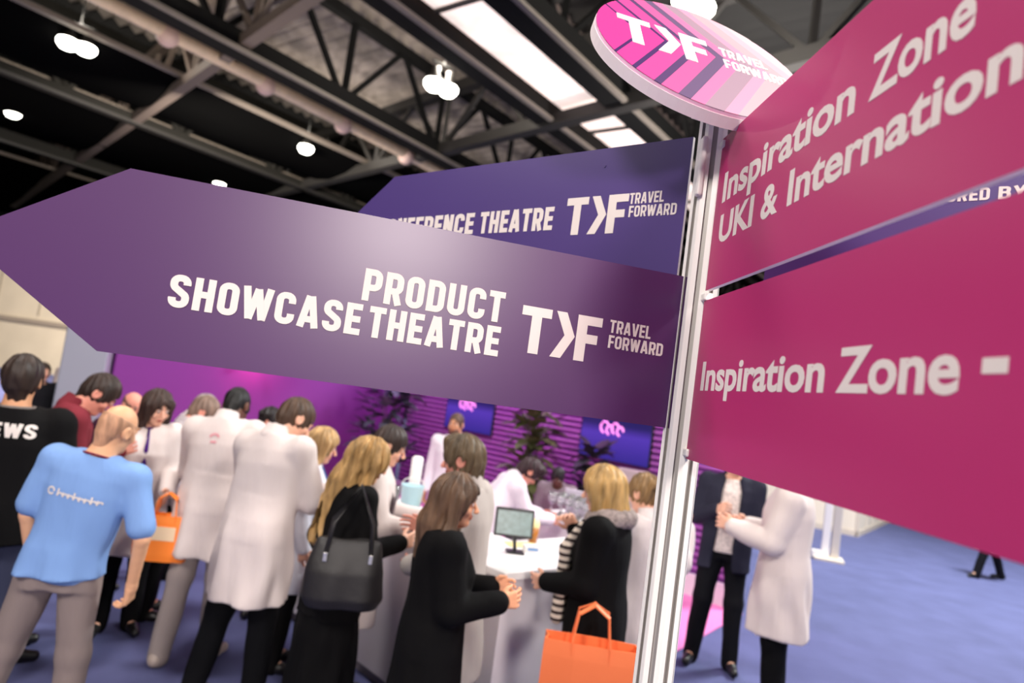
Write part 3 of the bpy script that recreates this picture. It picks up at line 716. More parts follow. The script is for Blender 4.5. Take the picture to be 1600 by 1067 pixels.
# ------------------------------------------------------------------ people: signed distance fields meshed with surface nets
f32 = np.float32
class Field:
    def __init__(s, lo, hi, res):
        s.lo = np.array(lo, f32); s.res = res; n = np.ceil((np.array(hi) - s.lo) / res).astype(int) + 1; s.n = n
        s.ax = [s.lo[i] + np.arange(n[i], dtype=f32) * res for i in range(3)]
        s.d = np.full(n, .3, f32)
    def sub(s, lo, hi, m):
        sl = []
        for i in range(3):
            a = int(max(0, math.floor((lo[i] - m - s.lo[i]) / s.res))); b = int(min(s.n[i], math.ceil((hi[i] + m - s.lo[i]) / s.res) + 1))
            if b <= a: return None, None
            sl.append(slice(a, b))
        X, Y, Z = np.meshgrid(*[s.ax[i][sl[i]] for i in range(3)], indexing='ij')
        return tuple(sl), (X, Y, Z)
    def mix(s, sl, pd, k, op):
        d = s.d[sl]
        if op == 'u':
            if k > 0:
                h = np.maximum(k - np.abs(d - pd), 0) / k; s.d[sl] = np.minimum(d, pd) - h * h * k * .25
            else: s.d[sl] = np.minimum(d, pd)
        else:   # subtract
            k = max(k, 1e-4); pd = -pd; h = np.maximum(k - np.abs(d - pd), 0) / k; s.d[sl] = np.maximum(d, pd) + h * h * k * .25
    def cone(s, a, b, ra, rb, k=.03, op='u'):
        a = np.array(a, f32); b = np.array(b, f32); r = max(ra, rb)
        sl, P = s.sub(np.minimum(a, b) - r, np.maximum(a, b) + r, k + 3 * s.res)
        if sl is None: return
        ab = b - a; L2 = float(ab @ ab) + 1e-9; px, py, pz = P[0] - a[0], P[1] - a[1], P[2] - a[2]
        t = np.clip((px * ab[0] + py * ab[1] + pz * ab[2]) / L2, 0, 1)
        dd = np.sqrt((px - t * ab[0]) ** 2 + (py - t * ab[1]) ** 2 + (pz - t * ab[2]) ** 2) - (ra + (rb - ra) * t)
        s.mix(sl, dd, k, op)
    def ell(s, c, r, Rm=None, k=.02, op='u'):
        """ellipsoid; Rm columns are its axes"""
        c = np.array(c, f32); q = max(r)
        sl, P = s.sub(c - q, c + q, k + 3 * s.res)
        if sl is None: return
        x, y, z = P[0] - c[0], P[1] - c[1], P[2] - c[2]
        if Rm is not None:
            Rm = np.array(Rm, f32); x, y, z = (x * Rm[0, j] + y * Rm[1, j] + z * Rm[2, j] for j in range(3))
        k0 = np.sqrt((x / r[0]) ** 2 + (y / r[1]) ** 2 + (z / r[2]) ** 2) + 1e-6
        k1 = np.sqrt((x / r[0] ** 2) ** 2 + (y / r[1] ** 2) ** 2 + (z / r[2] ** 2) ** 2) + 1e-6
        s.mix(sl, k0 * (k0 - 1) / k1, k, op)
    def loft(s, prof, T=None, k=.04, e=2.3, fold=0.0, nf=9, ph=0.0, op='u'):
        """stack of super-ellipses (z, cx, cy, a, b) in frame T"""
        zs = [p[0] for p in prof]; q = max(max(p[3], p[4]) for p in prof) + .05
        T = T or Matrix(); cs = [T @ Vector((p[1], p[2], p[0])) for p in prof]
        lo = np.min([np.array(c) for c in cs], 0) - q; hi = np.max([np.array(c) for c in cs], 0) + q
        sl, P = s.sub(lo, hi, k + 2 * s.res)
        if sl is None: return
        I = np.array(T.inverted(), f32)
        x, y, z = (I[i, 0] * P[0] + I[i, 1] * P[1] + I[i, 2] * P[2] + I[i, 3] for i in range(3))
        o = np.argsort(zs); zz = np.array(zs)[o]; g = lambda j: np.interp(z, zz, np.array([p[j] for p in prof])[o]).astype(f32)
        cx, cy, a, b = g(1), g(2), g(3), g(4)
        u, v = (x - cx) / a, (y - cy) / b
        rr = (np.abs(u) ** e + np.abs(v) ** e) ** (1 / e) + 1e-6
        dd = (rr - 1) * np.minimum(a, b)
        if fold:
            an = np.arctan2(v, u); w_ = np.clip((zz[-1] - z) / (zz[-1] - zz[0]), 0, 1)
            dd = dd + fold * w_ * (np.sin(an * nf + ph + 1.5 * np.sin(z * 9 + ph)) + .5 * np.sin(an * (nf * 1.7) + 2 * ph + z * 5))
        dd = np.maximum(dd, np.maximum(z - zz[-1], zz[0] - z))
        s.mix(sl, dd, k, op)
    def wrinkle(s, amp, sc, ph):
        X, Y, Z = np.meshgrid(*s.ax, indexing='ij', sparse=True)
        s.d += amp * .6 * (np.sin(X * sc * 1.5 + 1.6 * np.sin(Z * sc * .22 + ph)) * np.cos(Y * sc * 1.2 + ph + Z * 1.5) + .55 * np.sin(Z * sc * .75 + 2.6 * np.sin(X * sc * .35 + ph) + Y * sc * .5))
    def nets(s):
        d = s.d; S = d < 0; nx, ny, nz = d.shape
        c = np.zeros((nx - 1, ny - 1, nz - 1), np.int8)
        for i in (0, 1):
            for j in (0, 1):
                for k in (0, 1): c += S[i:nx - 1 + i, j:ny - 1 + j, k:nz - 1 + k]
        act = np.argwhere((c > 0) & (c < 8))
        if len(act) == 0: return np.zeros((0, 3), f32), np.zeros((0, 4), int)
        ids = np.full(c.shape, -1, np.int64); ids[tuple(act.T)] = np.arange(len(act))
        cor = [(i, j, k) for i in (0, 1) for j in (0, 1) for k in (0, 1)]
        val = {q: d[act[:, 0] + q[0], act[:, 1] + q[1], act[:, 2] + q[2]] for q in cor}
        acc = np.zeros((len(act), 3), f32); cnt = np.zeros(len(act), f32)
        for q in cor:
            for ax in range(3):
                if q[ax] == 0:
                    p = list(q); p[ax] = 1; p = tuple(p); a, b = val[q], val[p]; m = (a < 0) != (b < 0)
                    t = np.where(m, a / np.where(a - b == 0, 1, a - b), 0)
                    v = np.array(q, f32)[None].repeat(len(act), 0); v[:, ax] = t
                    acc[m] += v[m]; cnt[m] += 1
        V = s.lo + (act + acc / np.maximum(cnt, 1)[:, None]) * s.res
        F = []
        for ax in range(3):
            o1, o2 = (ax + 1) % 3, (ax + 2) % 3
            sa = [slice(None)] * 3; sb = [slice(None)] * 3; sa[ax] = slice(0, -1); sb[ax] = slice(1, None)
            A, B = S[tuple(sa)], S[tuple(sb)]; E = np.argwhere(A != B)
            E = E[(E[:, o1] > 0) & (E[:, o2] > 0) & (E[:, o1] < d.shape[o1] - 1) & (E[:, o2] < d.shape[o2] - 1)]
            if len(E) == 0: continue
            def cell(a, b):
                q = E.copy(); q[:, o1] -= a; q[:, o2] -= b; return ids[tuple(q.T)]
            Q = np.stack([cell(0, 0), cell(1, 0), cell(1, 1), cell(0, 1)], 1)
            fl = A[tuple(E.T)]; Q[~fl] = Q[~fl][:, ::-1]
            F.append(Q)
        return V.astype(f32), np.concatenate(F)

def net_mesh(name, parts, mats, parent, midx=None):
    V = np.concatenate([p[0] for p in parts]); off = 0; Fs = []
    for v, f in parts: Fs.append(f + off); off += len(v)
    F = np.concatenate(Fs).astype(np.int32)
    me = bpy.data.meshes.new(name); me.vertices.add(len(V)); me.vertices.foreach_set('co', V.astype(f32).ravel())
    me.loops.add(len(F) * 4); me.loops.foreach_set('vertex_index', F.ravel())
    me.polygons.add(len(F)); me.polygons.foreach_set('loop_start', np.arange(len(F), dtype=np.int32) * 4)
    try: me.polygons.foreach_set('loop_total', np.full(len(F), 4, np.int32))
    except Exception: pass
    for m in mats: me.materials.append(m)
    if midx is not None: me.polygons.foreach_set('material_index', midx(V[F].mean(1)).astype(np.int32))
    me.polygons.foreach_set('use_smooth', np.ones(len(F), bool))
    me.update(calc_edges=True); me.validate()
    o = bpy.data.objects.new(name, me); COL.objects.link(o); o.parent = parent
    return o

def cloth(rgb, rough=.85): return mat('cloth_%d_%d_%d' % rgb, srgb(*rgb), rough, spec=.12, bump=.8, bscale=13, nstretch=(1, 1, .35))
def skin(rgb): return mat('skin_%d_%d_%d' % rgb, srgb(*rgb), .5, spec=.35, noise=.06, nscale=9)
def hairm(rgb, var=.45): return mat('hair_%d_%d_%d' % rgb, srgb(*rgb), .5, spec=.35, noise=var, nscale=26, nstretch=(1, 1, .16), bump=.5, bscale=90)
FAIR, PINKSK, TAN, DARK = (226, 172, 146), (222, 150, 130), (206, 150, 112), (96, 62, 48)

def person(label, head, az, skin_rgb=FAIR, hair=('short', (60, 44, 34)), top=('coat', (232, 222, 222)), legs=('trousers', (24, 24, 28)), fem=False,
           lean=0, side=0, twist=0, nod=0, yaw=0, hroll=0, La=None, Ra=None, stance=None, q=1.0, hem=None, shoes=(20, 18, 18), hands=True, group=None, lcurl=.5, rcurl=.5, arms=True, shoe_on=True, bulk=1.0, open_=False):
    """head = (x, y, z of the crown).  Local frame: +Y forward, +X the person's right... left is -X"""
    # posture in unscaled units for a 1.75 m body
    piv = Vector((0, 0, .95))
    U = Matrix.Translation(piv) @ Matrix.Rotation(R(-lean), 4, 'X') @ Matrix.Rotation(R(side), 4, 'Y') @ Matrix.Rotation(R(twist), 4, 'Z') @ Matrix.Translation(-piv)
    nb = Vector((0, -.015, 1.485))
    Hm = U @ Matrix.Translation(nb) @ Matrix.Rotation(R(-yaw), 4, 'Z') @ Matrix.Rotation(R(-nod), 4, 'X') @ Matrix.Rotation(R(hroll), 4, 'Y') @ Matrix.Translation(-nb) @ Matrix.Translation((0, .015, 1.627))
    crown = Hm @ Vector((0, -.01, .125))
    sc = head[2] / crown.z
    hc = Hm @ Vector((0, 0, 0)); Rz = Matrix.Rotation(R(-az), 3, 'Z')
    off = Rz @ Vector((hc.x, hc.y, 0)) * sc
    root = empty('person', (head[0] - off.x, head[1] - off.y, 0), R(-az), label, 'person', group)
    inner = root; root.scale = (sc, sc, sc)
    shw = .165 if fem else .19
    sh = {s: U @ Vector((s * shw, -.005, 1.425)) for s in (-1, 1)}
    dflt = ((.13, -.06, -1), (.05, .28, -1))
    arm = {}
    for s, A in ((-1, La), (1, Ra)):
        A = A or dflt; d1, d2 = Vector(A[0]).normalized(), Vector(A[1]).normalized()
        if s < 0 and A is dflt: d1, d2 = Vector((-d1.x, d1.y, d1.z)), Vector((-d2.x, d2.y, d2.z))
        k_ = .94 if fem else 1
        el = sh[s] + d1 * .295 * k_; wr = el + d2 * .255 * k_; arm[s] = (sh[s], el, wr, d2)
    st = stance or ((-.1, 0), (.1, 0))
    leg = {}
    for s, (fx, fy) in ((-1, st[0]), (1, st[1])):
        hip = Vector((s * .088, 0, .93)); an = Vector((fx, fy - .02, .085)); L = (hip - an).length
        kn = (hip + an) / 2 + Vector((0, .02 + max(0, .845 - L) * .9, .01)); leg[s] = (hip, kn, an)
    sk = skin(skin_rgb); hrm = hairm(hair[1])
    R3 = np.array(Hm.to_3x3()); hp = lambda x, y, z: Hm @ Vector((x, y, z))
    q = q * .78; res0 = .017 * q
    allp = [hc] + [v for s in (-1, 1) for v in (*arm[s][:3], *leg[s])]
    lo = np.min([np.array(p) for p in allp], 0) - .28; hi = np.max([np.array(p) for p in allp], 0) + .28; lo[2] = max(lo[2], -.02)
    hem_z = hem
    # ---------------- body
    def body_prims(F, fine):
        # head
        F.ell(hp(0, -.012, .028), (.074, .096, .097), R3, .02); F.ell(hp(0, .022, -.045), (.054, .066, .068), R3, .035)
        F.ell(hp(0, .062, -.088), (.026, .026, .022), R3, .02)
        F.cone(hp(0, -.02, -.07), U @ nb, .056 if not fem else .048, .066 if not fem else .054, .03)
        if fine:
            for s in (-1, 1):
                F.ell(hp(s * .032, .096, .016), (.017, .014, .011), R3, .012, 'sub'); F.ell(hp(s * .0315, .078, .016), (.0125, .0125, .0125), R3, .003)
                F.ell(hp(s * .077, -.012, .0), (.010, .026, .033), R3, .008); F.ell(hp(s * .085, -.006, .0), (.006, .015, .02), R3, .005, 'sub')
                F.ell(hp(s * .030, .087, .036), (.022, .008, .006), R3, .012); F.ell(hp(s * .04, .058, -.022), (.022, .024, .02), R3, .02)
                F.ell(hp(s * .010, .104, -.022), (.008, .009, .007), R3, .008)
            F.cone(hp(0, .088, .018), hp(0, .112, -.016), .007, .011, .012)
            F.ell(hp(0, .088, -.047), (.023, .010, .006), R3, .006); F.ell(hp(0, .087, -.058), (.020, .010, .006), R3, .006)
            F.ell(hp(0, .1, -.0525), (.022, .010, .0016), R3, .003, 'sub')
        F.loft([(.90, 0, 0, .125, .085), (1.1, 0, 0, .115, .08), (1.33, 0, 0, .13, .085), (1.47, 0, -.01, .07, .055)], U, .05)
        for s in (-1, 1):
            a, e, w_, d2 = arm[s]
            F.cone(U @ Vector((s * .05, -.01, 1.43)), a, .05, .042, .03)
            F.cone(a, e, .045, .036, .02); F.cone(e, w_, .038, .026, .015)
            h_, k_, n_ = leg[s]; F.cone(h_, k_, .072, .05, .03); F.cone(k_, n_, .05, .034, .02)
            F.cone(n_, n_ + Vector((s * .03, .13, -.05)), .034, .026, .02)
    def hand_prims(F, s):
        a, e, w_, d = arm[s]; d = d.normalized()
        n = Vector((-s, .15, 0)); n = n - d * n.dot(d)                  # palm faces the body
        if n.length < .2: n = Vector((0, 0, -1)) - d * d.dot(Vector((0, 0, -1)))
        n.normalize(); t = d.cross(n) * s
        if t.y < 0 and abs(d.z) > .5: t = -t
        cu = lcurl if s < 0 else rcurl
        pe = w_ + d * .085
        F.cone(w_, w_ + d * .02, .026, .027, .012)
        for k in range(4):
            u = (.030 - .020 * k); F.cone(w_ + d * .02 + t * u * .6, pe + t * u * 1.05, .016, .0125, .012)
        for k, l in enumerate((.070, .080, .074, .058)):
            u = (.032 - .0213 * k); p = pe + t * u * 1.05; ang = cu * (.55 + .10 * k)
            for j, m_ in enumerate((.45, .31, .24)):
                dd = d * math.cos(ang) + n * math.sin(ang) + t * (.10 - .07 * k) * (1 if j == 0 else .3); dd.normalize()
                q_ = p + dd * l * m_; F.cone(p, q_, .0092 - .0008 * j, .0085 - .0008 * j, .002); p = q_; ang += cu * .75
        p = w_ + d * .025 + t * .026; q_ = p + (d * .62 + t * .62 + n * .35).normalized() * .042; F.cone(p, q_, .014, .0105, .01)
        F.cone(q_, q_ + (d * .85 + t * .15 + n * .4).normalized() * .034, .0105, .008, .003)
    parts = []; boxes = []
    B = Field(lo, hi, res0); body_prims(B, False); v, f = B.nets()
    hr = .0065 * q
    c = np.array(hc); boxes.append((c - np.array([.15, .16, .15]), c + np.array([.15, .16, .16]), hr, None))
    if hands:
        for s in (-1, 1):
            w_, d = arm[s][2], arm[s][3]; cc = np.array(w_ + d.normalized() * .075); boxes.append((cc - .125, cc + .125, .0047 * q, s))
    cen = v[f].mean(1); keep = np.ones(len(f), bool)
    for a, b, _, _ in boxes: keep &= ~np.all((cen > a + res0) & (cen < b - res0), axis=1)
    parts.append((v, f[keep]))
    for a, b, r_, s in boxes:
        F = Field(a, b, r_); body_prims(F, s is None)
        if s is not None: hand_prims(F, s)
        parts.append(F.nets())
    iR = np.array(Hm.inverted())
    def mi(cn):
        p = cn @ iR[:3, :3].T + iR[:3, 3]; x, y, z = np.abs(p[:, 0]), p[:, 1], p[:, 2]; r = np.zeros(len(cn), int)
        near = np.linalg.norm(p, axis=1) < .15
        ey = near & (y > .075) & ((x - .0315) ** 2 + (z - .016) ** 2 < .0105 ** 2); r[ey] = 2
        r[ey & ((x - .0315) ** 2 + (z - .016) ** 2 < .0058 ** 2)] = 3
        r[near & (y > .084) & (x < .024) & (np.abs(z + .0525) < .0095)] = 1
        r[near & (y > .07) & (np.abs(z - .040) < .0045) & (np.abs(x - .031) < .018)] = 4
        return r
    lip = tuple(int(c_ * k_) for c_, k_ in zip(skin_rgb, (.86, .66, .66)))
    net_mesh('body', parts, [sk, skin(lip), mat('eye_white', srgb(230, 224, 218), .25), mat('iris', srgb(50, 38, 30), .2), hairm(tuple(int(c_ * .8) for c_ in hair[1]))], inner, mi)
    # ---------------- hair
    kind, hcol = hair
    if kind not in ('none',):
        ext = .75 if kind in ('long', 'longwave') else .2
        F = Field(c - np.array([.2, .22, .24 if ext < .5 else .62]), c + np.array([.2, .2, .19]), .0075 * q)
        th = {'short': .014, 'crop': .006, 'stubble': .0025, 'bob': .022, 'long': .022, 'longwave': .026, 'updo': .016, 'shag': .02}[kind]
        F.ell(hp(0, -.014, .030), (.074 + th, .096 + th, .097 + th), R3, 0)
        if kind in ('short', 'crop', 'stubble', 'shag'):
            F.cone(hp(0, -.055, -.03), hp(0, -.05, -.075), .05 + th * .5, .042, .02)
            for s in (-1, 1): F.ell(hp(s * .07, .03, .0), (.012, .014, .03), R3, .01)
        if kind == 'shag': F.ell(hp(.02, .05, .11), (.06, .05, .035), R3, .03); F.cone(hp(0, -.06, -.03), hp(0, -.065, -.10), .06, .045, .03)
        if kind == 'bob':
            F.cone(hp(0, -.04, .02), hp(0, -.055, -.12), .095, .085, .03)
            for s in (-1, 1): F.cone(hp(s * .07, .02, .04), hp(s * .085, .012, -.12), .035, .034, .03)
        if kind in ('long', 'longwave'):
            w1 = .30 if kind == 'long' else .46
            F.cone(hp(0, -.04, .02), hp(0, -.07, -.14), .095, .088, .03); F.cone(hp(0, -.07, -.14), hp(0, -.085, -w1), .09, .055 if kind == 'long' else .075, .03)
            for s in (-1, 1): F.cone(hp(s * .075, .025, .03), hp(s * .088, .01, -.14), .03, .034, .03); F.cone(hp(s * .088, .01, -.14), hp(s * .085, -.02, -w1 * .85), .034, .03, .03)
        if kind == 'updo': F.ell(hp(0, -.125, .055), (.052, .045, .05), R3, .02); F.ell(hp(.03, -.10, .02), (.05, .04, .04), R3, .02)
        # cut the face away
        if kind == 'stubble':
            F.ell(hp(0, .03, .135), (.11, .15, .10), R3, .012, 'sub')
        F.ell(hp(0, .118, -.012), (.062 if kind not in ('short', 'crop', 'stubble') else .075, .072, .082), R3, .014, 'sub')
        if kind in ('short', 'crop', 'stubble', 'shag', 'updo'):
            F.ell(hp(0, .05, -.09), (.10, .085, .075), R3, .012, 'sub')
            for s in (-1, 1): F.ell(hp(s * .085, -.008, -.012), (.022, .03, .036), R3, .006, 'sub')
        F.ell(hp(0, .01, -.10), (.06, .075, .05), R3, .01, 'sub')
        X, Y, Z = np.meshgrid(*F.ax, indexing='ij', sparse=True)
        am = {'stubble': 0, 'crop': .002, 'short': .0035, 'bob': .005, 'long': .005, 'longwave': .009, 'updo': .006, 'shag': .006}[kind]
        F.d += am * np.sin(14 * np.arctan2(X - c[0], Y - c[1] + 1e-4) + (24 if kind == 'longwave' else 8) * Z) + am * .6 * np.sin(X * 90 + Z * 30) * np.sin(Y * 80 - Z * 20)
        net_mesh('hair', [F.nets()], [hrm], inner)
    # ---------------- legwear
    seed = (abs(head[0]) * 7 + head[1] * 3) % 6
    F = Field(lo, hi - np.array([0, 0, max(0, hi[2] - 1.25)]), .016 * q)
    if legs[0] in ('trousers', 'jeans', 'wide'):
        ka, kb, kc = {'trousers': (.098, .074, .062), 'jeans': (.092, .064, .050), 'wide': (.108, .094, .092)}[legs[0]]
        F.loft([(.84, 0, -.005, .168, .118), (.95, 0, -.008, .172, .122), (1.04, 0, 0, .15, .11)], None, .04)
        for s in (-1, 1):
            h_, k_, n_ = leg[s]; F.cone(h_, k_, ka, kb, .03); F.cone(k_, n_ + Vector((0, 0, -.035)), kb, kc, .03)
        F.wrinkle(.005, 26, seed)
        net_mesh('trousers', [F.nets()], [cloth(legs[1])], inner)
    elif legs[0] == 'skirt':
        F.loft([(legs[2], 0, .01, .215, .19), (.7, 0, 0, .2, .16), (.95, 0, 0, .172, .125), (1.04, 0, 0, .14, .1)], None, .03, fold=.012, nf=7, ph=seed)
        net_mesh('skirt', [F.nets()], [cloth(legs[1])], inner)
    if shoe_on:
        for s in (-1, 1):
            h_, k_, n_ = leg[s]; F = Field(np.array(n_) - np.array([.1, .13, .1]), np.array(n_) + np.array([.14, .24, .06]), .009 * q)
            tp = n_ + Vector((s * .035, .155, -.045)); hl = n_ + Vector((0, -.035, -.042))
            F.cone(hl, n_ + Vector((s * .02, .07, -.04)), .036, .036, .02); F.cone(n_ + Vector((s * .02, .07, -.04)), tp, .038, .03, .02); F.cone(n_ + Vector((0, 0, .02)), hl, .04, .036, .02)
            sl, P = F.sub(F.lo, F.lo + F.n * F.res, 0); F.d = np.maximum(F.d, (n_.z - .083) - P[2])
            net_mesh('shoe', [F.nets()], [mat('leather_%d_%d_%d' % shoes, srgb(*shoes), .4)], inner)
    # ---------------- top
    tk, tc = top[0], top[1]
    hz = hem_z if hem_z else {'coat': .58, 'jacket': .80, 'tee': .86, 'blouse': .86, 'shirt': .88}[tk]
    F = Field(lo, hi, .0145 * q)
    g = {'coat': .034, 'jacket': .024, 'tee': .014, 'blouse': .02, 'shirt': .018}[tk] * bulk
    if fem: tor = [(.90, 0, 0, .165, .118), (1.06, 0, 0, .132, .095), (1.2, 0, .008, .14, .112), (1.29, 0, .016, .152, .122), (1.38, 0, 0, .15, .1), (1.44, 0, -.01, .12, .078), (1.49, 0, -.015, .064, .06)]
    else: tor = [(.90, 0, 0, .165, .118), (1.05, 0, 0, .158, .112), (1.2, 0, .004, .17, .12), (1.32, 0, .004, .182, .122), (1.40, 0, 0, .175, .108), (1.45, 0, -.01, .13, .085), (1.50, 0, -.015, .07, .064)]
    if tk in ('coat', 'jacket'): tor = [(z, x, y, max(a, (.155 if fem else .165) * (z < 1.3)), max(b, .112 * (z < 1.3))) for z, x, y, a, b in tor]
    F.loft(([(.86, 0, 0, .12 + g, .07 + g)] if hz < .93 else []) + [(z, x, y, a + g, b + g) for z, x, y, a, b in tor], U, .05)
    if hz < .93:
        fl = .028 if tk == 'coat' else .012
        F.loft([(hz, 0, 0, .172 + g + fl, .128 + g + fl), (.8 if hz < .78 else hz + .02, 0, 0, .172 + g + fl * .6, .126 + g + fl * .5), (.96, 0, 0, .168 + g + fl * .3, .122 + g + fl * .25), (1.04, 0, 0, .160 + g, .116 + g), (1.16, 0, 0, .125 + g, .08 + g)], None, .02, fold=.011 if tk == 'coat' else .005, nf=6, ph=seed)
    gs = {'coat': .030, 'jacket': .02, 'tee': .016, 'blouse': .018, 'shirt': .016}[tk] * bulk
    for s in (-1, 1):
        a, e, w_, d2 = arm[s]
        F.cone(U @ Vector((s * .06, -.01, 1.42)), a, .062 + gs * .6, .05 + gs, .04)
        if tk == 'tee': F.cone(a, a + (e - a) * .80, .047 + gs, .048 + gs * 1.1, .03)
        else: F.cone(a, e, .050 + gs, .042 + gs, .035); F.cone(e, w_ - d2 * .0, .043 + gs, .032 + gs * .8, .02)
    # neck opening
    F.cone(U @ Vector((0, .02, 1.47)), U @ Vector((0, .03, 1.62)), .052 if tk != 'jacket' else .06, .10, .01, 'sub')
    if open_: F.loft([(.6, .02, .2, .10, .2), (.95, .02, .2, .075, .16), (1.1, .01, .2, .07, .15), (1.38, 0, .17, .085, .13), (1.5, 0, .15, .06, .14)], U, .006, op='sub')
    F.wrinkle({'coat': .0095, 'jacket': .006, 'tee': .0075, 'blouse': .005, 'shirt': .005}[tk], 20, seed)
    nm = {'coat': 'coat', 'jacket': 'jacket', 'tee': 'tee_shirt', 'blouse': 'blouse', 'shirt': 'shirt'}[tk]
    o = net_mesh(nm, [F.nets()], [cloth(tc)], inner)
    if tk in ('coat', 'shirt', 'jacket'):
        F = Field(np.array(U @ nb) - .16, np.array(U @ nb) + .16, .008 * q)
        F.cone(U @ Vector((0, -.035, 1.475)), U @ Vector((0, -.02, 1.525)), .086 if tk != 'shirt' else .078, .07, 0)
        F.cone(U @ Vector((0, -.03, 1.45)), U @ Vector((0, -.01, 1.58)), .062, .062, .006, 'sub'); F.cone(U @ Vector((0, .09, 1.45)), U @ Vector((0, .1, 1.6)), .05, .06, .008, 'sub')
        net_mesh('collar', [F.nets()], [cloth(tc)], inner)
    return dict(root=root, top=o, U=U, Hm=Hm, arm=arm, sc=sc, leg=leg, inner=inner)

def printed(P, mb, m, name, z, x=0.0, back=True, off=.004):
    """lay flat XZ shapes onto the back of a garment"""
    me = P['top'].data; bv = BVHTree.FromPolygons([v.co[:] for v in me.vertices], [tuple(p.vertices) for p in me.polygons])
    s = -1 if back else 1; U = P['U']; U3 = U.to_3x3(); out = []
    # subdivide
    bm = bmesh.new(); vs = [bm.verts.new(v) for v in mb.v]
    for f in mb.f:
        try: bm.faces.new([vs[i] for i in f])
        except ValueError: pass
    bmesh.ops.triangulate(bm, faces=bm.faces[:]); bmesh.ops.subdivide_edges(bm, edges=bm.edges[:], cuts=2, use_grid_fill=True)
    for v in bm.verts:
        X = v.co.x * (1 if not back else 1) + x; o_ = U @ Vector((X, s * .6, z + v.co.z)); d = U3 @ Vector((0, -s, 0))
        h = bv.ray_cast(o_, d, 1.2); lay = v.co.y
        v.co = (h[0] - d * (off - lay)) if h[0] else U @ Vector((X, s * .15, z + v.co.z))
    mm = MB(); mm.bm(bm); return mm.build(name, m, P['inner'])

def lanyard(P, col, name='lanyard', front=True):
    U = P['U']; pts = []
    for i in range(17):
        a = 2 * PI * i / 16; pts.append(U @ Vector((.075 * math.sin(a), -.02 - .075 * math.cos(a) * (1 if math.cos(a) > 0 else 1.1), 1.505 - .035 * (1 - math.cos(a)) / 2)))
    mb = MB(); mb.tube(pts, .006, 6)
    if front: mb.tube([U @ Vector((0, .082, 1.47)), U @ Vector((0, .155, 1.33)), U @ Vector((0, .155, 1.12))], [.008, .016, .018], 6)
    return mb.build(name, cloth(col), P['inner'], True)

WH = (216, 203, 199)      # white lab coats
BK = (13, 12, 13)
# ---- left group
p = person('man in a black T-shirt with white back lettering, cropped by left picture edge', (-2.575, 3.7, 1.863), -24, TAN, ('short', (44, 32, 26)), ('tee', (14, 13, 14)), ('jeans', (58, 62, 84)), La=((-.2, .1, -1), (0, .7, -.6)), Ra=((.22, -.02, -1), (-.25, .75, .25)), hem=.84, bulk=1.9)
t = MB(); stroke_text(t, 'NEWS', -.12, .125, 0, .068, 0, .002); printed(p, t, M_WHITE_LET, 'printed_text', 1.36)
b = MB(); b.tube([p['U'] @ Vector((.082 * math.sin(2 * PI * i / 14), -.02 - .075 * math.cos(2 * PI * i / 14), 1.50)) for i in range(14)], .009, 6, closed=True); b.build('collar_band', cloth((120, 112, 108)), p['inner'], True)
p = person('bald man in a light blue T-shirt seen from behind, grey trousers', (-1.86, 3.4, 1.70), -8, (220, 166, 128), ('stubble', (196, 148, 116)), ('tee', (122, 156, 208)), ('trousers', (136, 122, 118)), side=9, nod=8, yaw=26, La=((-.28, .0, -1), (.12, .25, -1)), Ra=((.32, -.1, -1), (-.12, .25, -1)), stance=((-.30, .02), (.14, .02)), hem=.905, bulk=1.15, lcurl=.8, rcurl=.9)
lanyard(p, (108, 40, 62), front=False)
t = MB(); strip(t, arc(-.105, .015, .016, 0, 330, 9), False, .008, 0, .001)
for k in range(8): strip(t, [(-.07 + k * .026, 0), (-.07 + k * .026, .022 if k % 3 else .034)], False, .008, 0, .001); strip(t, arc(-.058 + k * .026, .008, .009, 0, 180, 5), False, .007, 0, .001)
printed(p, t, M_WHITE_LET, 'printed_text', 1.285, x=-.01)
person('man in a maroon shirt bending between the black T-shirt and the bald head', (-2.62, 4.5, 1.75), 55, PINKSK, ('short', (48, 34, 28)), ('shirt', (120, 44, 54)), ('trousers', (24, 22, 26)), lean=14, nod=28, yaw=8, La=((-.1, .3, -.9), (.1, .8, .1)), Ra=((.1, .2, -1), (-.3, .6, .3)))
person('pink faced man with a receding hairline just behind the bald head', (-2.98, 5.6, 1.606), 120, PINKSK, ('stubble', (110, 80, 66)), ('shirt', (64, 34, 52)), ('trousers', (24, 22, 26)), nod=16, lean=6, q=1.15)
p = person('dark haired woman in a white coat with purple lanyard behind the blue T-shirt', (-2.43, 4.9, 1.69), 150, FAIR, ('bob', (58, 42, 36)), ('coat', WH), ('trousers', BK), True, nod=18, yaw=-25, q=1.1, La=((-.1, .35, -.9), (.1, .75, -.35)), Ra=((.1, .2, -.9), (-.3, .9, 0)))
lanyard(p, (70, 30, 110))
person('grey haired man in a pale grey jacket peering past the white coats', (-2.70, 6.3, 1.615), 52, PINKSK, ('short', (150, 144, 138)), ('jacket', (196, 186, 182)), ('trousers', (16, 16, 18)), lean=8, nod=22, La=((-.12, .1, -1), (.05, .35, -.9)), Ra=((.15, .1, -1), (-.1, .7, -.6)), stance=((-.12, -.05), (.1, .05)), q=1.1)
person('man with greying brown hair squeezed beside the grey haired man', (-2.29, 5.35, 1.655), 70, PINKSK, ('short', (120, 98, 86)), ('shirt', (206, 196, 200)), ('trousers', BK), nod=26, lean=8, q=1.15)
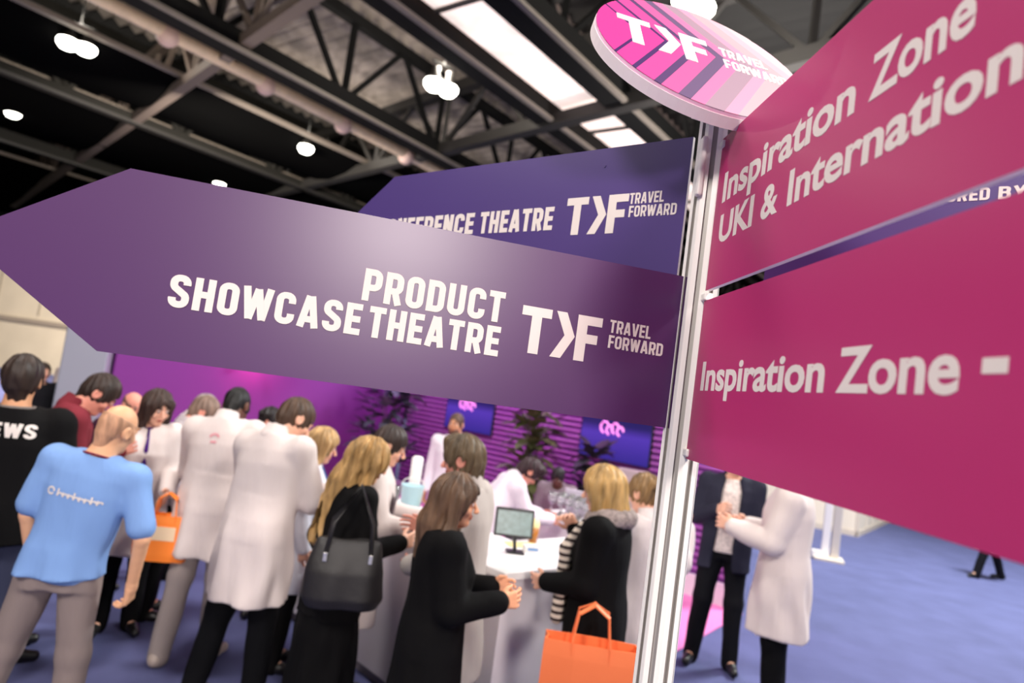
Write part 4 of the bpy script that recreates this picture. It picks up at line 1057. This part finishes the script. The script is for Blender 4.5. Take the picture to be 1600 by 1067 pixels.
p = person('dark haired person in a long white coat and grey trousers, back turned', (-1.86, 4.85, 1.775), 4, DARK, ('crop', (14, 12, 12)), ('coat', (216, 203, 199)), ('trousers', (156, 144, 140)), lean=10, side=-4, nod=28, La=((-.16, .3, -1), (.1, .8, -.3)), Ra=((.2, .4, -.9), (-.1, .9, .1)), stance=((-.12, -.10), (.10, .06)), hem=.66, shoes=(176, 160, 150), bulk=1.05)
t = MB(); strip(t, arc(0, 0, .03, 20, 160, 6), False, .012, 0, .001); strip(t, [(-.02, -.02), (.02, -.02)], False, .012, 0, .001); printed(p, t, cloth((226, 150, 160)), 'embroidery', 1.36)
person('dark haired person with ruddy face seen between the two white coats', (-1.86, 5.6, 1.63), 195, PINKSK, ('shag', (26, 20, 20)), ('jacket', (34, 30, 48)), ('trousers', BK), nod=15, yaw=-20, q=1.2)
person('brown haired man in a long white coat with black trousers, back turned', (-1.27, 4.3, 1.785), 24, FAIR, ('short', (70, 50, 36)), ('coat', (216, 203, 199)), ('trousers', (14, 14, 17)), lean=9, side=-4, nod=28, yaw=24, La=((-.12, .25, -1), (.1, .9, .1)), Ra=((.18, .3, -1), (-.2, .9, .1)), stance=((-.16, -.12), (.12, .05)), hem=.60, bulk=1.0)
p = person('short haired blonde woman in a pale top beyond the brown haired man', (-1.19, 4.75, 1.60), 78, FAIR, ('bob', (176, 142, 96)), ('coat', (222, 222, 232)), ('trousers', BK), True, nod=14, lean=4, q=1.1)
lanyard(p, (60, 96, 150))
# ---- middle group
pl = person('woman with long wavy blonde hair in black with a black handbag', (-.69, 3.8, 1.655), 52, FAIR, ('longwave', (170, 134, 84)), ('jacket', (11, 10, 11)), ('skirt', (10, 9, 10), .06), True, lean=6, side=-3, nod=10, hroll=12, yaw=14, La=((-.2, -.25, -1), (.25, .3, -.75)), Ra=((.2, .1, -1), (-.2, .9, .1)), hem=.78)
p = person('dark haired man in profile wearing a white coat with dark trim', (-.675, 4.38, 1.705), 84, FAIR, ('short', (52, 40, 36)), ('coat', (216, 203, 199)), ('trousers', (110, 100, 108)), nod=18, lean=5, hem=.52, La=((-.1, .35, -.9), (.35, .9, .05)), Ra=((.12, .3, -.95), (-.1, .95, -.05)), rcurl=.9)
U = p['U']; b = MB()
for s in (-1, 1): b.tube([U @ Vector((s * .06, -.05, 1.52)), U @ Vector((s * .085, .09, 1.44)), U @ Vector((s * .07, .165, 1.28)), U @ Vector((s * .05, .165, 1.05))], [.012, .014, .014, .014], 6)
b.build('dark_trim', cloth((92, 80, 84)), p['inner'], True)
o = MB(); o.box((0, 0, 0), (.10, .07, .03), bev=.006); wr = p['root'].matrix_world
person('brown haired person in a pale lab coat facing left behind black jacket', (-.178, 3.75, 1.75), -72, PINKSK, ('shag', (94, 78, 58)), ('coat', (186, 176, 170)), ('trousers', (70, 62, 66)), nod=12, yaw=-6, hem=.5, bulk=1.1, La=((-.2, .1, -1), (.5, .6, -.3)), Ra=((.3, .2, -.95), (-.1, .95, .1)))
pj = person('woman in a black jacket with tipped brown hair, facing the tablet', (-.15, 3.2, 1.61), 74, (226, 160, 122), ('long', (96, 72, 54)), ('jacket', (11, 10, 11)), ('trousers', (10, 9, 10)), True, nod=8, yaw=20, hem=.70, bulk=1.5, La=((-.05, .3, -.95), (.35, .9, .12)), Ra=((.10, .15, -1), (-.1, .95, .15)), lcurl=.7, rcurl=.7)
ps = person('blonde woman in a black jacket with striped scarf facing left', (.59, 3.7, 1.695), -62, FAIR, ('bob', (178, 142, 88)), ('jacket', (11, 10, 11)), ('trousers', (14, 14, 15)), True, nod=14, yaw=-6, hem=.62, bulk=1.35, La=((-.12, .1, -1), (.25, .85, -.2)), Ra=((.2, .35, -.9), (-.35, .55, .75)), rcurl=1.0)
def scarf(P):
    U = P['U']; F = Field(np.array(U @ Vector((0, 0, 1.46))) - .2, np.array(U @ Vector((0, 0, 1.46))) + .2, .009)
    n = 16
    for i in range(n):
        a, b_ = 2 * PI * i / n, 2 * PI * (i + 1) / n
        g = lambda a: U @ Vector((.092 * math.sin(a), -.01 + .088 * math.cos(a), 1.475 - .02 * math.cos(a)))
        F.cone(g(a), g(b_), .05 + .008 * math.sin(3 * a), .05 + .008 * math.sin(3 * b_), .02)
    F.cone(U @ Vector((0, 0, 1.40)), U @ Vector((0, .0, 1.6)), .05, .055, .01, 'sub'); F.wrinkle(.006, 50, 1)
    o = net_mesh('scarf', [F.nets()], [mat('grey_knit', srgb(146, 132, 128), .95, noise=.3, nscale=40, bump=.8, bscale=60)], P['inner'])
    F = Field(np.array(U @ Vector((-.05, .15, 1.15))) - .36, np.array(U @ Vector((-.05, .15, 1.15))) + .36, .011)
    for sx, l in ((-.075, .92), (.05, 1.10)):
        F.cone(U @ Vector((sx * .6, .10, 1.43)), U @ Vector((sx, .185, 1.28)), .035, .045, .02); F.cone(U @ Vector((sx - .03, .175, 1.28)), U @ Vector((sx - .02, .185, l)), .034, .036, .02); F.cone(U @ Vector((sx + .03, .175, 1.28)), U @ Vector((sx + .03, .185, l)), .034, .036, .02)
    t = net_mesh('scarf_tail', [F.nets()], [stripes('striped_knit', srgb(226, 212, 196), srgb(60, 48, 46), 26, 'Z', .9, .55)], o); tag(t, 'cream and dark striped scarf ends')
scarf(ps)
person('woman in a white coat with loosely pinned hair, half behind signpost', (.92, 4.2, 1.645), -24, FAIR, ('updo', (128, 100, 66)), ('coat', (208, 197, 196)), ('trousers', BK), True, nod=12, yaw=-12, hem=.5, bulk=1.2, Ra=((.55, .1, -.8), (.35, .3, .9)), La=((-.1, .3, -.9), (.2, .9, .1)))
# ---- behind the counter
p = person('bearded person in white standing before the left wall screen', (-.48, 7.5, 1.735), 186, TAN, ('crop', (90, 68, 56)), ('shirt', (240, 232, 240)), ('trousers', BK), q=1.35, nod=4, yaw=12)
F = Field(np.array(p['Hm'] @ Vector((0, .05, -.06))) - .12, np.array(p['Hm'] @ Vector((0, .05, -.06))) + .12, .009)
F.ell(p['Hm'] @ Vector((0, .04, -.07)), (.06, .062, .055), np.array(p['Hm'].to_3x3()), 0); F.ell(p['Hm'] @ Vector((0, .10, -.045)), (.026, .03, .016), np.array(p['Hm'].to_3x3()), .008, 'sub'); F.ell(p['Hm'] @ Vector((0, .09, .02)), (.09, .09, .06), np.array(p['Hm'].to_3x3()), .008, 'sub')
net_mesh('beard', [F.nets()], [hairm((96, 66, 50))], p['inner'])
person('dark haired person in white bending over the glass crowded table', (.30, 6.05, 1.45), 72, PINKSK, ('shag', (50, 30, 36)), ('coat', (240, 226, 238)), ('trousers', BK), True, lean=34, nod=14, q=1.15, La=((-.1, .5, -.8), (.3, .9, -.15)), Ra=((.1, .45, -.85), (-.2, .95, -.1)))
person('dark haired person in a grey top in shadow behind the laptop', (.66, 7.1, 1.33), 190, DARK, ('short', (26, 18, 24)), ('jacket', (132, 116, 126)), ('trousers', BK), lean=24, nod=10, q=1.3)
# ---- right group
p = person('man in a dark navy suit jacket with open pale patterned shirt', (2.04, 5.88, 1.86), 196, FAIR, ('short', (70, 56, 46)), ('jacket', (44, 44, 58)), ('trousers', (20, 20, 24)), nod=6, yaw=-10, hem=.76, La=((-.14, .1, -1), (.75, .65, .1)), Ra=((.2, -.05, -1), (-.55, .75, .35)), stance=((-.12, .05), (.17, .02)), lcurl=1.0, rcurl=1.0, open_=True)
U = p['U']; F = Field((-.2, -.05, .85), (.2, .3, 1.6), .011)
F.loft([(.90, 0, .02, .13, .115), (1.05, 0, .02, .13, .112), (1.25, 0, .02, .14, .118), (1.38, 0, .02, .11, .10), (1.47, 0, .01, .06, .07)], U, 0); F.wrinkle(.004, 30, 2)
net_mesh('shirt', [F.nets()], [mat('floral_shirt', srgb(220, 206, 200), .8, noise=.28, nscale=55)], p['inner'])
person('person in a long white coat and black trousers, right of the suited man', (2.12, 5.0, 1.91), -62, FAIR, ('short', (120, 90, 60)), ('coat', (216, 203, 199)), ('trousers', (14, 14, 15)), nod=8, hem=.56, bulk=1.1, La=((-.12, .25, -1), (.1, .95, .2)), Ra=((.16, .1, -1), (-.25, .95, .15)), lcurl=.9, rcurl=.9)
person('distant walker crossing the blue carpet, only legs showing under magenta board', (8.75, 12.05, 1.72), -95, FAIR, ('short', (60, 46, 40)), ('coat', (206, 190, 170)), ('trousers', (20, 20, 26)), q=1.4, stance=((-.09, .34), (.09, -.30)), hem=.5)
# ---- far left crowd
person('distant person in black with reddish hair, left of pale column', (-5.55, 9.0, 1.66), 70, PINKSK, ('short', (150, 84, 66)), ('jacket', (20, 20, 24)), ('trousers', BK), q=1.4)
person('distant person in black half hidden by the black T-shirt man', (-5.75, 8.6, 1.60), 120, FAIR, ('short', (60, 48, 40)), ('jacket', (26, 26, 30)), ('trousers', (190, 180, 170)), q=1.4)
person('distant person in blue at the edge of pale column', (-5.75, 9.9, 1.60), 30, FAIR, ('short', (120, 90, 60)), ('shirt', (62, 84, 140)), ('trousers', BK), q=1.4)
person('distant white haired person in a pale top, far left background', (-7.6, 12.0, 1.66), 90, PINKSK, ('short', (170, 160, 150)), ('shirt', (206, 188, 180)), ('trousers', BK), q=1.5)

# ------------------------------------------------------------------ bags
def tote(loc, rz, w_, d, h, col, label, label_patch=False, hh=.22, tilt=0):
    r = empty('tote_bag', loc, rz, label, 'bag'); m = mat('bag_%d_%d_%d' % col, srgb(*col), .55, bump=.15, bscale=14)
    ring = lambda z, a, b: [(-a / 2, -b / 2, z), (-a / 6, -b / 2 - .012, z), (a / 6, -b / 2 - .01, z), (a / 2, -b / 2, z), (a / 2 + .012, 0, z), (a / 2, b / 2, z), (a / 6, b / 2 + .012, z), (-a / 6, b / 2 + .012, z), (-a / 2, b / 2, z), (-a / 2 + .012, 0, z)]
    zs = [(0, w_ * .9, d * .9), (.04, w_ * .96, d), (h * .5, w_, d * 1.02), (h * .85, w_ * 1.0, d * .9), (h, w_ * .99, d * .8)]
    vs = []; fs = []
    for z, a, b in zs: vs += ring(z, a, b)
    n = 10
    for i in range(len(zs) - 1):
        for j in range(n): fs.append((i * n + j, i * n + (j + 1) % n, (i + 1) * n + (j + 1) % n, (i + 1) * n + j))
    vs += ring(h, w_ * .965, d * .74); vs += ring(.05, w_ * .9, d * .8); k = len(zs) * n
    for j in range(n):
        fs.append(((len(zs) - 1) * n + j, (len(zs) - 1) * n + (j + 1) % n, k + (j + 1) % n, k + j)); fs.append((k + j, k + (j + 1) % n, k + n + (j + 1) % n, k + n + j))
    fs.append(tuple(range(n - 1, -1, -1))); fs.append(tuple(k + n + j for j in range(n)))
    mb = MB(); mb.add(vs, fs); mb.build('body', m, r)
    for s in (-1, 1):
        hd = MB(); pts = [(-w_ * .2, s * d * .42, h * .8), (-w_ * .2, s * d * .42, h), (-w_ * .16, s * d * .3, h + hh * .75), (0, s * d * .12, h + hh), (w_ * .16, s * d * .3, h + hh * .75), (w_ * .2, s * d * .42, h), (w_ * .2, s * d * .42, h * .8)]
        for a, b in zip(pts, pts[1:]): hd.beam(a, b, .028, .006)
        hd.build('handle', m, r)
    if label_patch:
        B_((0, -d * .51 - .012, h * .62), (w_ * .5, .003, h * .3), bev=0).build('label_patch', mat('cream_patch', srgb(244, 214, 176), .6), r)
    return r
tote((.555, 3.26, .50), R(-6), .43, .15, .44, (236, 118, 64), 'large coral orange tote bag hanging beside the striped scarf woman', hh=.17)
tote((-2.06, 4.52, .655), R(12), .33, .10, .29, (255, 136, 44), 'bright orange bag with cream patch between the blue T-shirt and long white coats', True, hh=.14)
def handbag():
    r = empty('handbag', (-.665, 3.49, .86), R(14), 'slouchy black handbag with silver rings on the blonde woman\'s arm', 'bag'); m = mat('black_leather', srgb(27, 24, 24), .5, bump=.2, bscale=20)
    F = Field((-.3, -.16, -.05), (.3, .16, .45), .011)
    F.loft([(0, 0, 0, .17, .065), (.05, 0, 0, .20, .085), (.18, 0, 0, .19, .075), (.30, 0, 0, .165, .045), (.335, 0, 0, .16, .03)], None, .02, e=3); F.wrinkle(.006, 22, 2)
    net_mesh('body', [F.nets()], [m], r)
    for s in (-1, 1):
        h = MB(); h.tube([(-.11, s * .05, .26), (-.09, s * .045, .42), (0.02, s * .03, .60), (.10, s * .04, .42), (.11, s * .05, .26)], .011, 8); h.build('strap', m, r, True)
        for x in (-.11, .11):
            g = MB(); g.box((x, s * .062, .255), (.022, .012, .045), bev=.004); g.build('buckle', mat('silver_metal', srgb(220, 218, 214), .25, .8), r)
handbag()
